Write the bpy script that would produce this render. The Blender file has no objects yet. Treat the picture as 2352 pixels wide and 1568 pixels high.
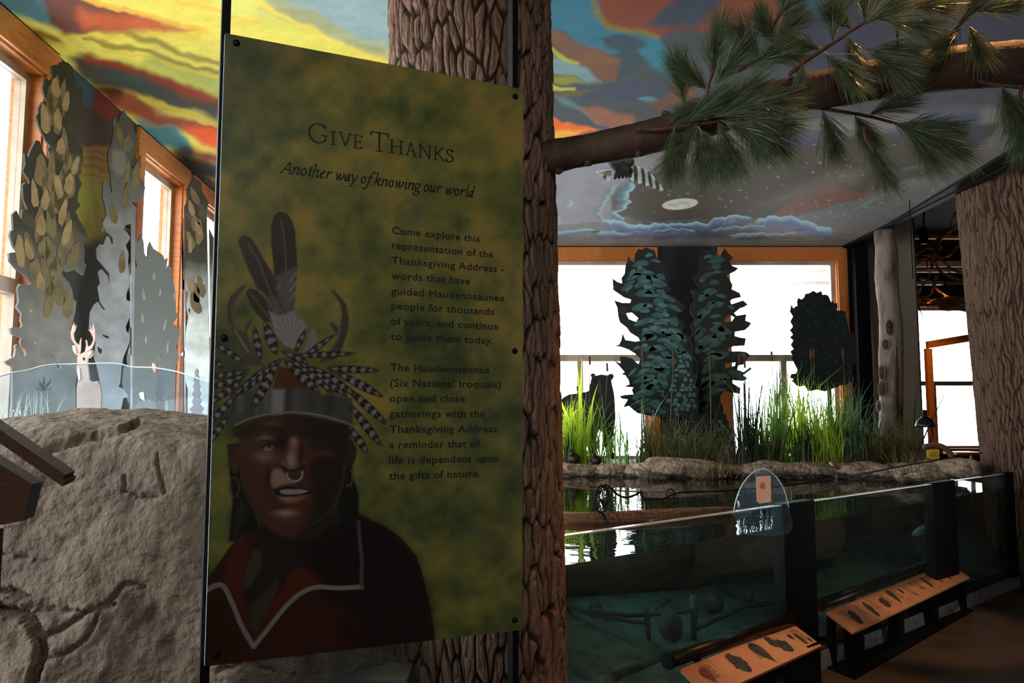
import bpy, bmesh, math, random
import numpy as np
from mathutils import Vector, Matrix, geometry

# ---------------------------------------------------------------- camera, world, lights, exposure
C = bpy.context.scene
F, CX, CY, EYE = 1850.0, 1176.0, 784.0, 1.6
PITCH = math.atan(166.0 / F)
cam_d = bpy.data.cameras.new('camera'); cam = bpy.data.objects.new('camera', cam_d)
C.collection.objects.link(cam)
cam.location = (0, 0, EYE); cam.rotation_euler = (math.pi / 2 + PITCH, 0, 0)
cam_d.sensor_width = 36.0; cam_d.lens = 36.0 * F / 2352.0; cam_d.clip_start = 0.02
C.camera = cam
C.view_settings.view_transform = 'Standard'; C.view_settings.look = 'None'
C.view_settings.gamma = 1.0; C.view_settings.use_curve_mapping = False
C.view_settings.exposure = 0.0
C.cycles.max_bounces = 7; C.cycles.diffuse_bounces = 4; C.cycles.glossy_bounces = 3
C.cycles.transparent_max_bounces = 24; C.cycles.sample_clamp_indirect = 4.0
C.cycles.caustics_reflective = False; C.cycles.caustics_refractive = False

world = bpy.data.worlds.new('daylight'); C.world = world; world.use_nodes = True
wn = world.node_tree; wn.nodes.clear()
wb = wn.nodes.new('ShaderNodeBackground'); wb.inputs[0].default_value = (0.94, 0.97, 1.0, 1); wb.inputs[1].default_value = 10.0
wo = wn.nodes.new('ShaderNodeOutputWorld'); wn.links.new(wb.outputs[0], wo.inputs[0])

def area(name, loc, target, sx, sy, power, col=(1, 1, 1)):
    l = bpy.data.lights.new(name, 'AREA'); l.shape = 'RECTANGLE'; l.size = sx; l.size_y = sy
    l.energy = power; l.color = col
    o = bpy.data.objects.new(name, l); C.collection.objects.link(o); o.location = loc
    o.rotation_euler = (Vector(target) - Vector(loc)).to_track_quat('-Z', 'Y').to_euler()
    return o
def spot(name, loc, target, power, ang, col, blend=0.5, rad=0.04):
    l = bpy.data.lights.new(name, 'SPOT'); l.energy = power; l.spot_size = math.radians(ang); l.color = col
    l.spot_blend = blend; l.shadow_soft_size = rad
    o = bpy.data.objects.new(name, l); C.collection.objects.link(o); o.location = loc
    o.rotation_euler = (Vector(target) - Vector(loc)).to_track_quat('-Z', 'Y').to_euler()
    return o
# unseen fill lights added to brighten the room, and the exhibit's warm track lamps
area('lobby_fill', (-0.6, -1.6, 3.7), (-0.4, 2.6, 1.7), 3.0, 1.2, 92, (1.0, 0.95, 0.86))  # unseen fill added behind the visitor to brighten the panel front
spot('mural_fill', (4.3, 3.0, 0.3), (2.0, 8.2, 3.9), 380, 84, (1.0, 0.97, 0.94), 1.0, .03)  # fill added out of view to lift the right part of the mural
spot('mural_fill', (4.3, 3.2, 0.3), (2.1, 5.6, 3.9), 150, 64, (1.0, 0.97, 0.94), 1.0, .03)  # second added fill, for the nearer part of the mural
area('alcove_fill', (-1.6, 5.3, 0.4), (-1.4, 5.4, 3.9), 1.6, 0.5, 250, (1.0, 0.97, 0.90))  # fill added behind the boulder, brightens alcove ceiling and cutouts
spot('cutout_fill', (-0.9, 3.3, 3.8), (-2.3, 5.6, 2.0), 110, 80, (1.0, 0.95, 0.9), .8, .1)  # added fill for the visitor-facing sides of the left cutouts
spot('track_lamp_branch', (1.9, 3.15, 3.82), (1.7, 3.1, 2.75), 150, 84, (1.0, 0.46, 0.16), .8)
spot('track_lamp_rail', (2.9, 4.6, 3.8), (2.95, 6.1, 0.25), 190, 30, (1.0, 0.64, 0.40))
spot('track_lamp_near_rail', (1.2, 3.0, 3.8), (1.70, 4.5, 0.25), 165, 24, (1.0, 0.64, 0.40))
spot('track_lamp_nesting_corner', (6.6, 12.6, 3.9), (6.9, 13.3, 1.0), 120, 100, (1.0, 0.55, 0.15))
area('pond_bed_fill', (1.15, 5.0, 0.86), (1.3, 5.2, 0.2), 1.6, 0.3, 2.2, (0.6, 1.0, 0.9))  # fill added in the water so that the pond bed shows

# ---------------------------------------------------------------- small maths
cp, sp = math.cos(PITCH), math.sin(PITCH)
def ray(x, y):
    dx, dz = (x - CX) / F, (CY - y) / F
    return Vector((dx, cp - dz * sp, sp + dz * cp))
O = Vector((0, 0, EYE))
def at_y(x, y, Y):
    r = ray(x, y); return O + r * (Y / r.y)
def at_z(x, y, z):
    r = ray(x, y); return O + r * ((z - EYE) / r.z)
def at_plane(x, y, p, n):
    r = ray(x, y); return O + r * ((Vector(p) - O).dot(n) / r.dot(n))
def project(P):
    """numpy (N,3) -> chart coordinates used for tracing flat art"""
    d = P - np.array([0, 0, EYE])
    dep = d[:, 1] * cp + d[:, 2] * sp
    up = -d[:, 1] * sp + d[:, 2] * cp
    return CX + F * d[:, 0] / dep, CY - F * up / dep
def lin(c):
    c = [v / 255.0 for v in c]
    return tuple(v / 12.92 if v <= 0.04045 else ((v + 0.055) / 1.055) ** 2.4 for v in c)
def crop(ox, oy, s, pts):
    return [(ox + a / s, oy + b / s) for a, b in pts]

def _h(ix, iy, seed):
    n = (ix * 374761393 + iy * 668265263 + seed * 1442695041) & 0xFFFFFFFF
    n = ((n ^ (n >> 13)) * 1274126177) & 0xFFFFFFFF
    return ((n ^ (n >> 16)) & 0xFFFF) / 65535.0
def vnoise(x, y, seed=0):
    xi = np.floor(x).astype(np.int64); yi = np.floor(y).astype(np.int64)
    fx = x - xi; fy = y - yi; fx = fx * fx * (3 - 2 * fx); fy = fy * fy * (3 - 2 * fy)
    a = _h(xi, yi, seed); b = _h(xi + 1, yi, seed); c = _h(xi, yi + 1, seed); d = _h(xi + 1, yi + 1, seed)
    return (a * (1 - fx) + b * fx) * (1 - fy) + (c * (1 - fx) + d * fx) * fy
def fbm(x, y, octv=4, seed=0):
    s = 0; a = 0.5; t = 0
    for k in range(octv):
        s = s + a * vnoise(x * 2 ** k, y * 2 ** k, seed + 17 * k); t += a; a *= 0.5
    return s / t
def smooth(a, b, x):
    t = np.clip((x - a) / (b - a), 0, 1); return t * t * (3 - 2 * t)

def catmull(pts, n=6):
    pts = [np.array(p, float) for p in pts]
    out = []
    P = [2 * pts[0] - pts[1]] + pts + [2 * pts[-1] - pts[-2]]
    for i in range(1, len(P) - 2):
        for k in range(n):
            t = k / n
            a, b, c, d = P[i - 1], P[i], P[i + 1], P[i + 2]
            out.append(0.5 * ((2 * b) + (c - a) * t + (2 * a - 5 * b + 4 * c - d) * t * t + (3 * b - a - 3 * c + d) * t ** 3))
    out.append(pts[-1]); return [tuple(o) for o in out]

class Canvas:
    def __init__(s, X, Y, base):
        s.X, s.Y = X, Y; s.C = np.tile(np.array(lin(base)), (len(X), 1)); s.WX, s.WY = X.copy(), Y.copy()
    def warp(s, amp, scale, seed=0, sy=1.0):
        s.WX = s.X + amp * (fbm(s.X / scale, s.Y / scale * sy, 3, seed) - .5) * 2
        s.WY = s.Y + amp * (fbm(s.X / scale, s.Y / scale * sy, 3, seed + 5) - .5) * 2
    def _mix(s, idx, a, col):
        a = np.clip(a, 0, 1)[:, None]; s.C[idx] = s.C[idx] * (1 - a) + np.array(lin(col)) * a
    def _sel(s, x0, x1, y0, y1):
        return np.nonzero((s.WX > x0) & (s.WX < x1) & (s.WY > y0) & (s.WY < y1))[0]
    def _segd(s, x, y, pts, closed):
        d = np.full(len(x), 1e9); n = len(pts)
        for i in range(n if closed else n - 1):
            ax, ay = pts[i][:2]; bx, by = pts[(i + 1) % n][:2]
            vx, vy = bx - ax, by - ay; L = vx * vx + vy * vy + 1e-9
            t = np.clip(((x - ax) * vx + (y - ay) * vy) / L, 0, 1)
            d = np.minimum(d, (x - ax - t * vx) ** 2 + (y - ay - t * vy) ** 2)
        return np.sqrt(d)
    def poly(s, pts, col, soft=6, a=1.0):
        xs = [p[0] for p in pts]; ys = [p[1] for p in pts]
        idx = s._sel(min(xs) - soft, max(xs) + soft, min(ys) - soft, max(ys) + soft)
        if not len(idx): return
        x, y = s.WX[idx], s.WY[idx]; ins = np.zeros(len(x), bool); n = len(pts)
        for i in range(n):
            ax, ay = pts[i]; bx, by = pts[(i + 1) % n]
            if ay == by: continue
            c = ((ay > y) != (by > y)) & (x < (bx - ax) * (y - ay) / (by - ay) + ax); ins ^= c
        d = s._segd(x, y, pts, True); sd = np.where(ins, -d, d)
        s._mix(idx, a * (1 - smooth(-soft, soft, sd)), col)
    def stroke(s, pts, col, w, soft=3, a=1.0):
        xs = [p[0] for p in pts]; ys = [p[1] for p in pts]; m = w + soft
        idx = s._sel(min(xs) - m, max(xs) + m, min(ys) - m, max(ys) + m)
        if not len(idx): return
        d = s._segd(s.WX[idx], s.WY[idx], pts, False)
        s._mix(idx, a * (1 - smooth(w / 2 - soft, w / 2 + soft, d)), col)
    def blob(s, cx, cy, rx, ry, col, a=1.0, rot=0, p=1.0):
        m = 2.2 * max(rx, ry)
        idx = s._sel(cx - m, cx + m, cy - m, cy + m)
        if not len(idx): return
        x, y = s.WX[idx] - cx, s.WY[idx] - cy; c, q = math.cos(rot), math.sin(rot)
        u, v = (x * c + y * q) / rx, (-x * q + y * c) / ry
        s._mix(idx, a * np.exp(-((u * u + v * v) ** p)), col)
    def feather(s, p, q, w, dark=(30, 27, 24), light=(112, 110, 112), nb=5, a=1.0, bend=0.0):
        (ax, ay), (bx, by) = p, q; vx, vy = bx - ax, by - ay; L = math.hypot(vx, vy); m = w
        idx = s._sel(min(ax, bx) - m, max(ax, bx) + m, min(ay, by) - m, max(ay, by) + m)
        if not len(idx): return
        x, y = s.WX[idx] - ax, s.WY[idx] - ay
        t = (x * vx + y * vy) / L / L; l = (-x * vy + y * vx) / L - bend * np.sin(np.clip(t, 0, 1) * math.pi)
        prof = np.sqrt(np.clip(t, 0, 1)) * np.clip(1.9 * (1 - t), 0, 1) ** 0.6 * w / 2 + 1e-6
        mask = (1 - smooth(-1.2, 1.2, np.abs(l) - prof)) * ((t > 0) & (t < 1))
        s._mix(idx, mask * a, dark)
        ph = t * nb * 2 * math.pi - np.abs(l) / w * 3.5 + fbm(s.X[idx] / 6, s.Y[idx] / 6, 2, 3) * 2.0
        bar = smooth(-0.15, 0.45, np.sin(ph)) * smooth(0.98, 0.8, t) * (1 - smooth(-4, -1, np.abs(l) - prof))
        s._mix(idx, mask * bar * a * 0.95, light)
        s._mix(idx, mask * (1 - smooth(.4, 1.4, np.abs(l))) * .5 * a, (120, 112, 105))

# ---------------------------------------------------------------- objects and tags
def link(o, parent=None):
    C.collection.objects.link(o)
    if parent is not None: o.parent = parent
    return o
def tag(o, label=None, cat=None, group=None, kind=None):
    if label: o['label'] = label
    if cat: o['category'] = cat
    if group: o['group'] = group
    if kind: o['kind'] = kind
    return o
def thing(name, label, cat, loc=(0, 0, 0), group=None):
    o = bpy.data.objects.new(name, None); o.empty_display_size = .1; link(o); o.location = loc
    return tag(o, label, cat, group)
def shade(o, on=True):
    if on:
        o.data.polygons.foreach_set('use_smooth', [True] * len(o.data.polygons))
    return o

class MB:
    """collects geometry in world coordinates and links it as one mesh"""
    def __init__(s): s.v = []; s.f = []
    def add(s, vs, fs):
        k = len(s.v); s.v += [tuple(v) for v in vs]; s.f += [tuple(i + k for i in f) for f in fs]; return s
    def box(s, c, sz, rot=0.0, M=None):
        hx, hy, hz = [d / 2 for d in sz]
        R = M if M is not None else Matrix.Rotation(rot, 3, 'Z')
        vs = [Vector(c) + R @ Vector((a * hx, b * hy, d * hz)) for a in (-1, 1) for b in (-1, 1) for d in (-1, 1)]
        return s.add(vs, [(0, 1, 3, 2), (4, 6, 7, 5), (0, 4, 5, 1), (2, 3, 7, 6), (0, 2, 6, 4), (1, 5, 7, 3)])
    def hexa(s, b, t):
        """two quads b and t (same winding)"""
        return s.add(list(b) + list(t), [(3, 2, 1, 0), (4, 5, 6, 7), (0, 1, 5, 4), (1, 2, 6, 5), (2, 3, 7, 6), (3, 0, 4, 7)])
    def tube(s, pts, r, n=8, cap=True, jit=0.0, seed=0):
        pts = [Vector(p) for p in pts]; rs = r if isinstance(r, (list, tuple)) else [r] * len(pts)
        rnd = random.Random(seed); rings = []; prev = None; base = len(s.v)
        for i, p in enumerate(pts):
            d = (pts[min(i + 1, len(pts) - 1)] - pts[max(i - 1, 0)]).normalized()
            a = prev if prev is not None else (Vector((0, 0, 1)) if abs(d.z) < .9 else Vector((1, 0, 0)))
            a = (a - d * a.dot(d)).normalized(); prev = a; b = d.cross(a)
            for k in range(n):
                t = 2 * math.pi * k / n; rr = rs[i] * (1 + jit * (rnd.random() - .5))
                s.v.append(tuple(p + (a * math.cos(t) + b * math.sin(t)) * rr))
        for i in range(len(pts) - 1):
            for k in range(n):
                q = base + i * n; s.f.append((q + k, q + (k + 1) % n, q + n + (k + 1) % n, q + n + k))
        if cap and n > 2:
            s.f.append(tuple(base + k for k in range(n))[::-1]); q = base + (len(pts) - 1) * n
            s.f.append(tuple(q + k for k in range(n)))
        return s
    def ribbon(s, pts, w, side):
        """flat blade along pts, width list w, side vector"""
        base = len(s.v); sd = Vector(side).normalized()
        for p, ww in zip(pts, w):
            s.v.append(tuple(Vector(p) - sd * ww / 2)); s.v.append(tuple(Vector(p) + sd * ww / 2))
        for i in range(len(pts) - 1):
            q = base + 2 * i; s.f.append((q, q + 1, q + 3, q + 2))
        return s
    def lathe(s, c, prof, n=20, M=None):
        M = M or Matrix.Identity(3); base = len(s.v); c = Vector(c)
        for r, z in prof:
            for k in range(n):
                t = 2 * math.pi * k / n; s.v.append(tuple(c + M @ Vector((r * math.cos(t), r * math.sin(t), z))))
        for i in range(len(prof) - 1):
            for k in range(n):
                q = base + i * n; s.f.append((q + k, q + (k + 1) % n, q + n + (k + 1) % n, q + n + k))
        s.f.append(tuple(base + k for k in range(n))[::-1]); q = base + (len(prof) - 1) * n
        s.f.append(tuple(q + k for k in range(n)))
        return s
    def blob(s, c, rad, n=14, m=9, noise=0.1, seed=0, M=None, flat=None):
        M = M or Matrix.Identity(3); base = len(s.v); c = Vector(c)
        th = np.linspace(0, 2 * math.pi, n, endpoint=False)
        rnd = random.Random(seed); ph = [rnd.uniform(0, 6.3) for _ in range(8)]
        for i in range(m + 1):
            a = math.pi * i / m
            for t in th:
                d = Vector((math.sin(a) * math.cos(t), math.sin(a) * math.sin(t), math.cos(a)))
                k = 1 + noise * (math.sin(3 * d.x + ph[0]) * math.sin(4 * d.y + ph[1]) + .6 * math.sin(7 * d.z + 5 * d.x + ph[2]) + .4 * math.sin(11 * d.y + 6 * d.x + ph[3]))
                z = d.z * rad[2] * k
                if flat is not None: z = max(z, flat)
                s.v.append(tuple(c + M @ Vector((d.x * rad[0] * k, d.y * rad[1] * k, z))))
        for i in range(m):
            for k in range(n):
                q = base + i * n; s.f.append((q + k, q + n + k, q + n + (k + 1) % n, q + (k + 1) % n))
        return s
    def build(s, name, m, parent=None, smooth=False, kind=None, label=None):
        me = bpy.data.meshes.new(name); me.from_pydata(s.v, [], s.f); me.validate(); me.update()
        o = bpy.data.objects.new(name, me); link(o)
        if m is not None: me.materials.append(m)
        if smooth: shade(o)
        if kind: o['kind'] = kind
        if label: o['label'] = label
        if parent is not None:
            bpy.context.view_layer.update() if False else None
            o.parent = parent; o.matrix_parent_inverse = Matrix.Translation(parent_loc(parent)).inverted()
        return o
def parent_loc(p):
    l = Vector(p.location) if p.type == 'EMPTY' else Vector((0, 0, 0))
    return l
def grid_mesh(name, P, nu, nv, m, colors=None, parent=None, smooth=True, wrap=False):
    me = bpy.data.meshes.new(name); N = nu * nv
    me.vertices.add(N); me.vertices.foreach_set('co', P.astype(np.float32).ravel())
    i = np.arange(nu if wrap else nu - 1); j = np.arange(nv - 1); I, J = np.meshgrid(i, j, indexing='ij'); I = I.ravel(); J = J.ravel()
    I2 = (I + 1) % nu
    q = np.stack([I * nv + J, I2 * nv + J, I2 * nv + J + 1, I * nv + J + 1], 1); n = len(q)
    me.loops.add(4 * n); me.loops.foreach_set('vertex_index', q.astype(np.int32).ravel())
    me.polygons.add(n); me.polygons.foreach_set('loop_start', np.arange(0, 4 * n, 4, dtype=np.int32))
    me.update(calc_edges=True)
    if smooth: me.polygons.foreach_set('use_smooth', np.ones(n, bool))
    if colors is not None:
        at = me.color_attributes.new('paint', 'FLOAT_COLOR', 'POINT')
        c4 = np.ones((N, 4), np.float32); c4[:, :3] = colors; at.data.foreach_set('color', c4.ravel())
    me.materials.append(m); o = bpy.data.objects.new(name, me); link(o)
    if parent is not None:
        o.parent = parent; o.matrix_parent_inverse = Matrix.Translation(parent_loc(parent)).inverted()
    return o
def plate(name, loops, frame, thick, m, parent=None, label=None):
    """a flat sheet cut to closed outlines (first outer, others holes); frame=(origin, u, v, n)"""
    cu = bpy.data.curves.new(name, 'CURVE'); cu.dimensions = '2D'; cu.fill_mode = 'BOTH'; cu.extrude = thick / 2
    for lp in loops:
        sp_ = cu.splines.new('POLY'); sp_.points.add(len(lp) - 1); sp_.use_cyclic_u = True
        for k, (a, b) in enumerate(lp): sp_.points[k].co = (a, b, 0, 1)
    t = bpy.data.objects.new('t', cu); C.collection.objects.link(t)
    dg = bpy.context.evaluated_depsgraph_get(); me = bpy.data.meshes.new_from_object(t.evaluated_get(dg))
    bpy.data.objects.remove(t); bpy.data.curves.remove(cu)
    o, u, v, n = frame
    me.transform(Matrix(((u[0], v[0], n[0], o[0]), (u[1], v[1], n[1], o[1]), (u[2], v[2], n[2], o[2]), (0, 0, 0, 1))))
    me.name = name; me.materials.clear(); me.materials.append(m)
    ob = bpy.data.objects.new(name, me); link(ob)
    if parent is not None: ob.parent = parent; ob.matrix_parent_inverse = Matrix.Translation(parent_loc(parent)).inverted()
    if label: ob['label'] = label
    return ob

# ---------------------------------------------------------------- materials
def newmat(name):
    m = bpy.data.materials.new(name); m.use_nodes = True; nt = m.node_tree; nt.nodes.clear()
    out = nt.nodes.new('ShaderNodeOutputMaterial'); return m, nt, out
def N(nt, t, **kw):
    n = nt.nodes.new(t)
    for k, v in kw.items(): setattr(n, k, v)
    return n
def ramp(nt, fac, stops):
    r = nt.nodes.new('ShaderNodeValToRGB'); e = r.color_ramp.elements
    while len(e) < len(stops): e.new(0.5)
    for k, (p, c) in enumerate(stops): e[k].position = p; e[k].color = (*lin(c), 1)
    nt.links.new(fac, r.inputs[0]); return r
def mat(name, cols, rough=.6, scale=6.0, stretch=(1, 1, 1), bump=.0, bscale=30.0, metal=0.0, detail=5.0, spec=.4, bdist=.01, contrast=(.3, .7)):
    m, nt, out = newmat(name); b = N(nt, 'ShaderNodeBsdfPrincipled')
    b.inputs['Roughness'].default_value = rough; b.inputs['Metallic'].default_value = metal
    b.inputs['Specular IOR Level'].default_value = spec
    tc = N(nt, 'ShaderNodeTexCoord'); mp = N(nt, 'ShaderNodeMapping'); mp.inputs['Scale'].default_value = stretch
    nt.links.new(tc.outputs['Object'], mp.inputs[0])
    nz = N(nt, 'ShaderNodeTexNoise'); nz.inputs['Scale'].default_value = scale; nz.inputs['Detail'].default_value = detail
    nt.links.new(mp.outputs[0], nz.inputs[0])
    n = len(cols)
    st = [(contrast[0] + (contrast[1] - contrast[0]) * k / max(1, n - 1), c) for k, c in enumerate(cols)]
    r = ramp(nt, nz.outputs[0], st if n > 1 else st * 2); nt.links.new(r.outputs[0], b.inputs['Base Color'])
    if bump > 0:
        n2 = N(nt, 'ShaderNodeTexNoise'); n2.inputs['Scale'].default_value = bscale; n2.inputs['Detail'].default_value = 6
        nt.links.new(mp.outputs[0], n2.inputs[0]); bp = N(nt, 'ShaderNodeBump'); bp.inputs['Strength'].default_value = bump
        bp.inputs['Distance'].default_value = bdist
        nt.links.new(n2.outputs[0], bp.inputs['Height']); nt.links.new(bp.outputs[0], b.inputs['Normal'])
    nt.links.new(b.outputs[0], out.inputs[0]); return m
def paintmat(name, rough=.75, spec=.3, grain=.0, canvas=0.0):
    m, nt, out = newmat(name); b = N(nt, 'ShaderNodeBsdfPrincipled'); b.inputs['Roughness'].default_value = rough
    b.inputs['Specular IOR Level'].default_value = spec
    a = N(nt, 'ShaderNodeAttribute'); a.attribute_name = 'paint'
    nt.links.new(a.outputs['Color'], b.inputs['Base Color'])
    if canvas > 0:
        tc = N(nt, 'ShaderNodeTexCoord'); n2 = N(nt, 'ShaderNodeTexNoise'); n2.inputs['Scale'].default_value = 60; n2.inputs['Detail'].default_value = 4
        nt.links.new(tc.outputs['Object'], n2.inputs[0]); bp = N(nt, 'ShaderNodeBump'); bp.inputs['Strength'].default_value = canvas; bp.inputs['Distance'].default_value = .01
        nt.links.new(n2.outputs[0], bp.inputs['Height']); nt.links.new(bp.outputs[0], b.inputs['Normal'])
    nt.links.new(b.outputs[0], out.inputs[0]); return m
def fresnel(nt, ior):
    """same reflectance from both sides of a sheet"""
    fr = N(nt, 'ShaderNodeFresnel'); ge = N(nt, 'ShaderNodeNewGeometry'); mr = N(nt, 'ShaderNodeMapRange')
    mr.inputs[3].default_value = ior; mr.inputs[4].default_value = 1 / ior
    nt.links.new(ge.outputs['Backfacing'], mr.inputs[0]); nt.links.new(mr.outputs[0], fr.inputs[0]); return fr
def glassmat(name, tint=(.93, .97, .98), refl=1.0, haze=.0, hazecol=(200, 210, 215), rough=.0):
    m, nt, out = newmat(name)
    t = N(nt, 'ShaderNodeBsdfTransparent'); t.inputs[0].default_value = (*tint, 1)
    g = N(nt, 'ShaderNodeBsdfGlossy'); g.inputs['Roughness'].default_value = rough
    fr = fresnel(nt, 1.45)
    ml = N(nt, 'ShaderNodeMath', operation='MULTIPLY'); ml.inputs[1].default_value = refl; nt.links.new(fr.outputs[0], ml.inputs[0])
    mx = N(nt, 'ShaderNodeMixShader'); nt.links.new(ml.outputs[0], mx.inputs[0]); nt.links.new(t.outputs[0], mx.inputs[1]); nt.links.new(g.outputs[0], mx.inputs[2])
    last = mx
    if haze > 0:
        d = N(nt, 'ShaderNodeBsdfTranslucent'); d.inputs[0].default_value = (*lin(hazecol), 1)
        d2 = N(nt, 'ShaderNodeBsdfDiffuse'); d2.inputs[0].default_value = (*lin(hazecol), 1)
        da = N(nt, 'ShaderNodeMixShader'); da.inputs[0].default_value = .5; nt.links.new(d.outputs[0], da.inputs[1]); nt.links.new(d2.outputs[0], da.inputs[2])
        nz = N(nt, 'ShaderNodeTexNoise'); nz.inputs['Scale'].default_value = 25; tc = N(nt, 'ShaderNodeTexCoord'); nt.links.new(tc.outputs['Object'], nz.inputs[0])
        mm = N(nt, 'ShaderNodeMath', operation='MULTIPLY'); mm.inputs[1].default_value = haze * 2; nt.links.new(nz.outputs[0], mm.inputs[0])
        m2 = N(nt, 'ShaderNodeMixShader'); nt.links.new(mm.outputs[0], m2.inputs[0]); nt.links.new(mx.outputs[0], m2.inputs[1]); nt.links.new(da.outputs[0], m2.inputs[2]); last = m2
    nt.links.new(last.outputs[0], out.inputs[0]); return m
def leafmat(name, cols, trans=.5, rough=.45, scale=8.0):
    m, nt, out = newmat(name); tc = N(nt, 'ShaderNodeTexCoord')
    nz = N(nt, 'ShaderNodeTexNoise'); nz.inputs['Scale'].default_value = scale; nt.links.new(tc.outputs['Object'], nz.inputs[0])
    r = ramp(nt, nz.outputs[0], [(.3 + .4 * k / max(1, len(cols) - 1), c) for k, c in enumerate(cols)])
    b = N(nt, 'ShaderNodeBsdfPrincipled'); b.inputs['Roughness'].default_value = rough; nt.links.new(r.outputs[0], b.inputs['Base Color'])
    t = N(nt, 'ShaderNodeBsdfTranslucent'); nt.links.new(r.outputs[0], t.inputs[0])
    mx = N(nt, 'ShaderNodeMixShader'); mx.inputs[0].default_value = trans
    nt.links.new(b.outputs[0], mx.inputs[1]); nt.links.new(t.outputs[0], mx.inputs[2]); nt.links.new(mx.outputs[0], out.inputs[0]); return m
def lobemat(name, dark, light, scale=(9, 9, 4), fade=None, rot=0.0, thr=(.25, .55), nzk=.5):
    """brush-painted foliage: light dabs over a dark ground; fade=(z0,z1,colour) foot colour standing in for window glare"""
    m, nt, out = newmat(name); b = N(nt, 'ShaderNodeBsdfPrincipled'); b.inputs['Roughness'].default_value = .7
    b.inputs['Specular IOR Level'].default_value = .25
    tc = N(nt, 'ShaderNodeTexCoord'); nz = N(nt, 'ShaderNodeTexNoise'); nz.inputs['Scale'].default_value = 5; nt.links.new(tc.outputs['Object'], nz.inputs[0])
    ad = N(nt, 'ShaderNodeMixRGB', blend_type='LINEAR_LIGHT'); ad.inputs[0].default_value = .09
    nt.links.new(tc.outputs['Object'], ad.inputs[1]); nt.links.new(nz.outputs['Color'], ad.inputs[2])
    mp = N(nt, 'ShaderNodeMapping'); mp.inputs['Rotation'].default_value = (0, rot, 0); nt.links.new(ad.outputs[0], mp.inputs[0])
    mq = N(nt, 'ShaderNodeMapping'); mq.inputs['Scale'].default_value = scale; nt.links.new(mp.outputs[0], mq.inputs[0])
    v = N(nt, 'ShaderNodeTexVoronoi'); v.inputs['Scale'].default_value = 1.0; nt.links.new(mq.outputs[0], v.inputs[0])
    n2 = N(nt, 'ShaderNodeTexNoise'); n2.inputs['Scale'].default_value = 3; n2.inputs['Detail'].default_value = 3; nt.links.new(mq.outputs[0], n2.inputs[0])
    s = N(nt, 'ShaderNodeMath', operation='MULTIPLY_ADD'); s.inputs[1].default_value = nzk; nt.links.new(n2.outputs[0], s.inputs[0]); nt.links.new(v.outputs['Distance'], s.inputs[2])
    r = ramp(nt, s.outputs[0], [(thr[0], light), ((thr[0] + thr[1]) / 2, tuple((a + c) / 2.2 for a, c in zip(light, dark))), (thr[1], dark), (thr[1] + .15, dark)])
    last = r.outputs[0]
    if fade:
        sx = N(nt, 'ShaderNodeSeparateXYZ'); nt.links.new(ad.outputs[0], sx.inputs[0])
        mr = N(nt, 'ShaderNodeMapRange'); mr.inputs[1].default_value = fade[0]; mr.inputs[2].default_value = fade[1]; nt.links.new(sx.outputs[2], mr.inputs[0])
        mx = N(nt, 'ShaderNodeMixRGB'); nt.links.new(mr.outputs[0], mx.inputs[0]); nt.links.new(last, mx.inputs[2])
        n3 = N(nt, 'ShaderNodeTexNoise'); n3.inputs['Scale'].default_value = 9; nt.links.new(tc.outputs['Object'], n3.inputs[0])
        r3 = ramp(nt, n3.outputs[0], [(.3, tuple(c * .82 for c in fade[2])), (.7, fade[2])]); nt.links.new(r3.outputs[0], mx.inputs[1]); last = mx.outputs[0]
    nt.links.new(last, b.inputs['Base Color']); nt.links.new(b.outputs[0], out.inputs[0]); return m

M = {}
M['black'] = mat('black_metal', [(8, 8, 9), (13, 13, 14)], .6, 8, spec=.12)
M['dark'] = mat('dark_painted_wall', [(34, 34, 36), (44, 44, 46)], .8, 3)
M['darkroom'] = mat('dark_room_paint', [(16, 15, 15), (22, 21, 20)], .9, 3)
M['wood'] = mat('oak_trim', [(160, 88, 36), (202, 122, 56), (180, 102, 44)], .4, 5, (1, 1, 9), .15, 40)
M['woodh'] = mat('oak_trim_long', [(160, 88, 36), (206, 124, 58), (180, 102, 44)], .4, 5, (7, .6, 9), .15, 40)
M['frame'] = mat('window_frame', [(160, 140, 118), (190, 170, 148)], .4, 6)
M['beige'] = mat('beige_wall_paint', [(150, 136, 116), (160, 146, 126)], .85, 4)
M['floor'] = mat('polished_concrete', [(46, 33, 22), (74, 55, 38), (60, 44, 29)], .65, 1.6, (1, 1, 1), .05, 12)
M['white'] = mat('off_white_plaster', [(190, 188, 182), (205, 203, 198)], .9, 5)
M['glass'] = glassmat('window_glass', (.98, .99, 1.0), .8)
M['acrylic'] = glassmat('acrylic_sheet', (.86, .93, .97), .3, .05, (190, 215, 235))
M['tankglass'] = glassmat('tank_glass', (.88, .93, .94), 1.0, .012, (150, 160, 165))
M['screw'] = mat('dark_screw', [(16, 15, 14), (22, 20, 18)], .4, 20, metal=.6)
M['twig'] = mat('twig_bark', [(74, 46, 34), (104, 68, 50)], .7, 30, (1, 1, 1), .4, 90)
M['rope'] = mat('black_rope', [(18, 17, 17), (28, 26, 25)], .8, 60, bump=.5, bscale=200)
M['straw'] = mat('tan_rope', [(150, 118, 84), (180, 146, 108)], .8, 60, bump=.5, bscale=200)
# ---------------------------------------------------------------- the room
YB = 11.0
ZC = at_y(1500, 565, YB).z
LW0 = at_z(0, 11, ZC); LW1 = at_z(450, 405, ZC)
ld = Vector((LW1.x - LW0.x, LW1.y - LW0.y, 0)).normalized(); ln = Vector((ld.y, -ld.x, 0))   # ln points into the room
def lw(Y, z, off=0.0):
    t = (Y - LW0.y) / ld.y; p = LW0 + ld * t + ln * off; return Vector((p.x, p.y, z))
def struct(o, kind='structure'):
    o['kind'] = kind; return o

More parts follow.
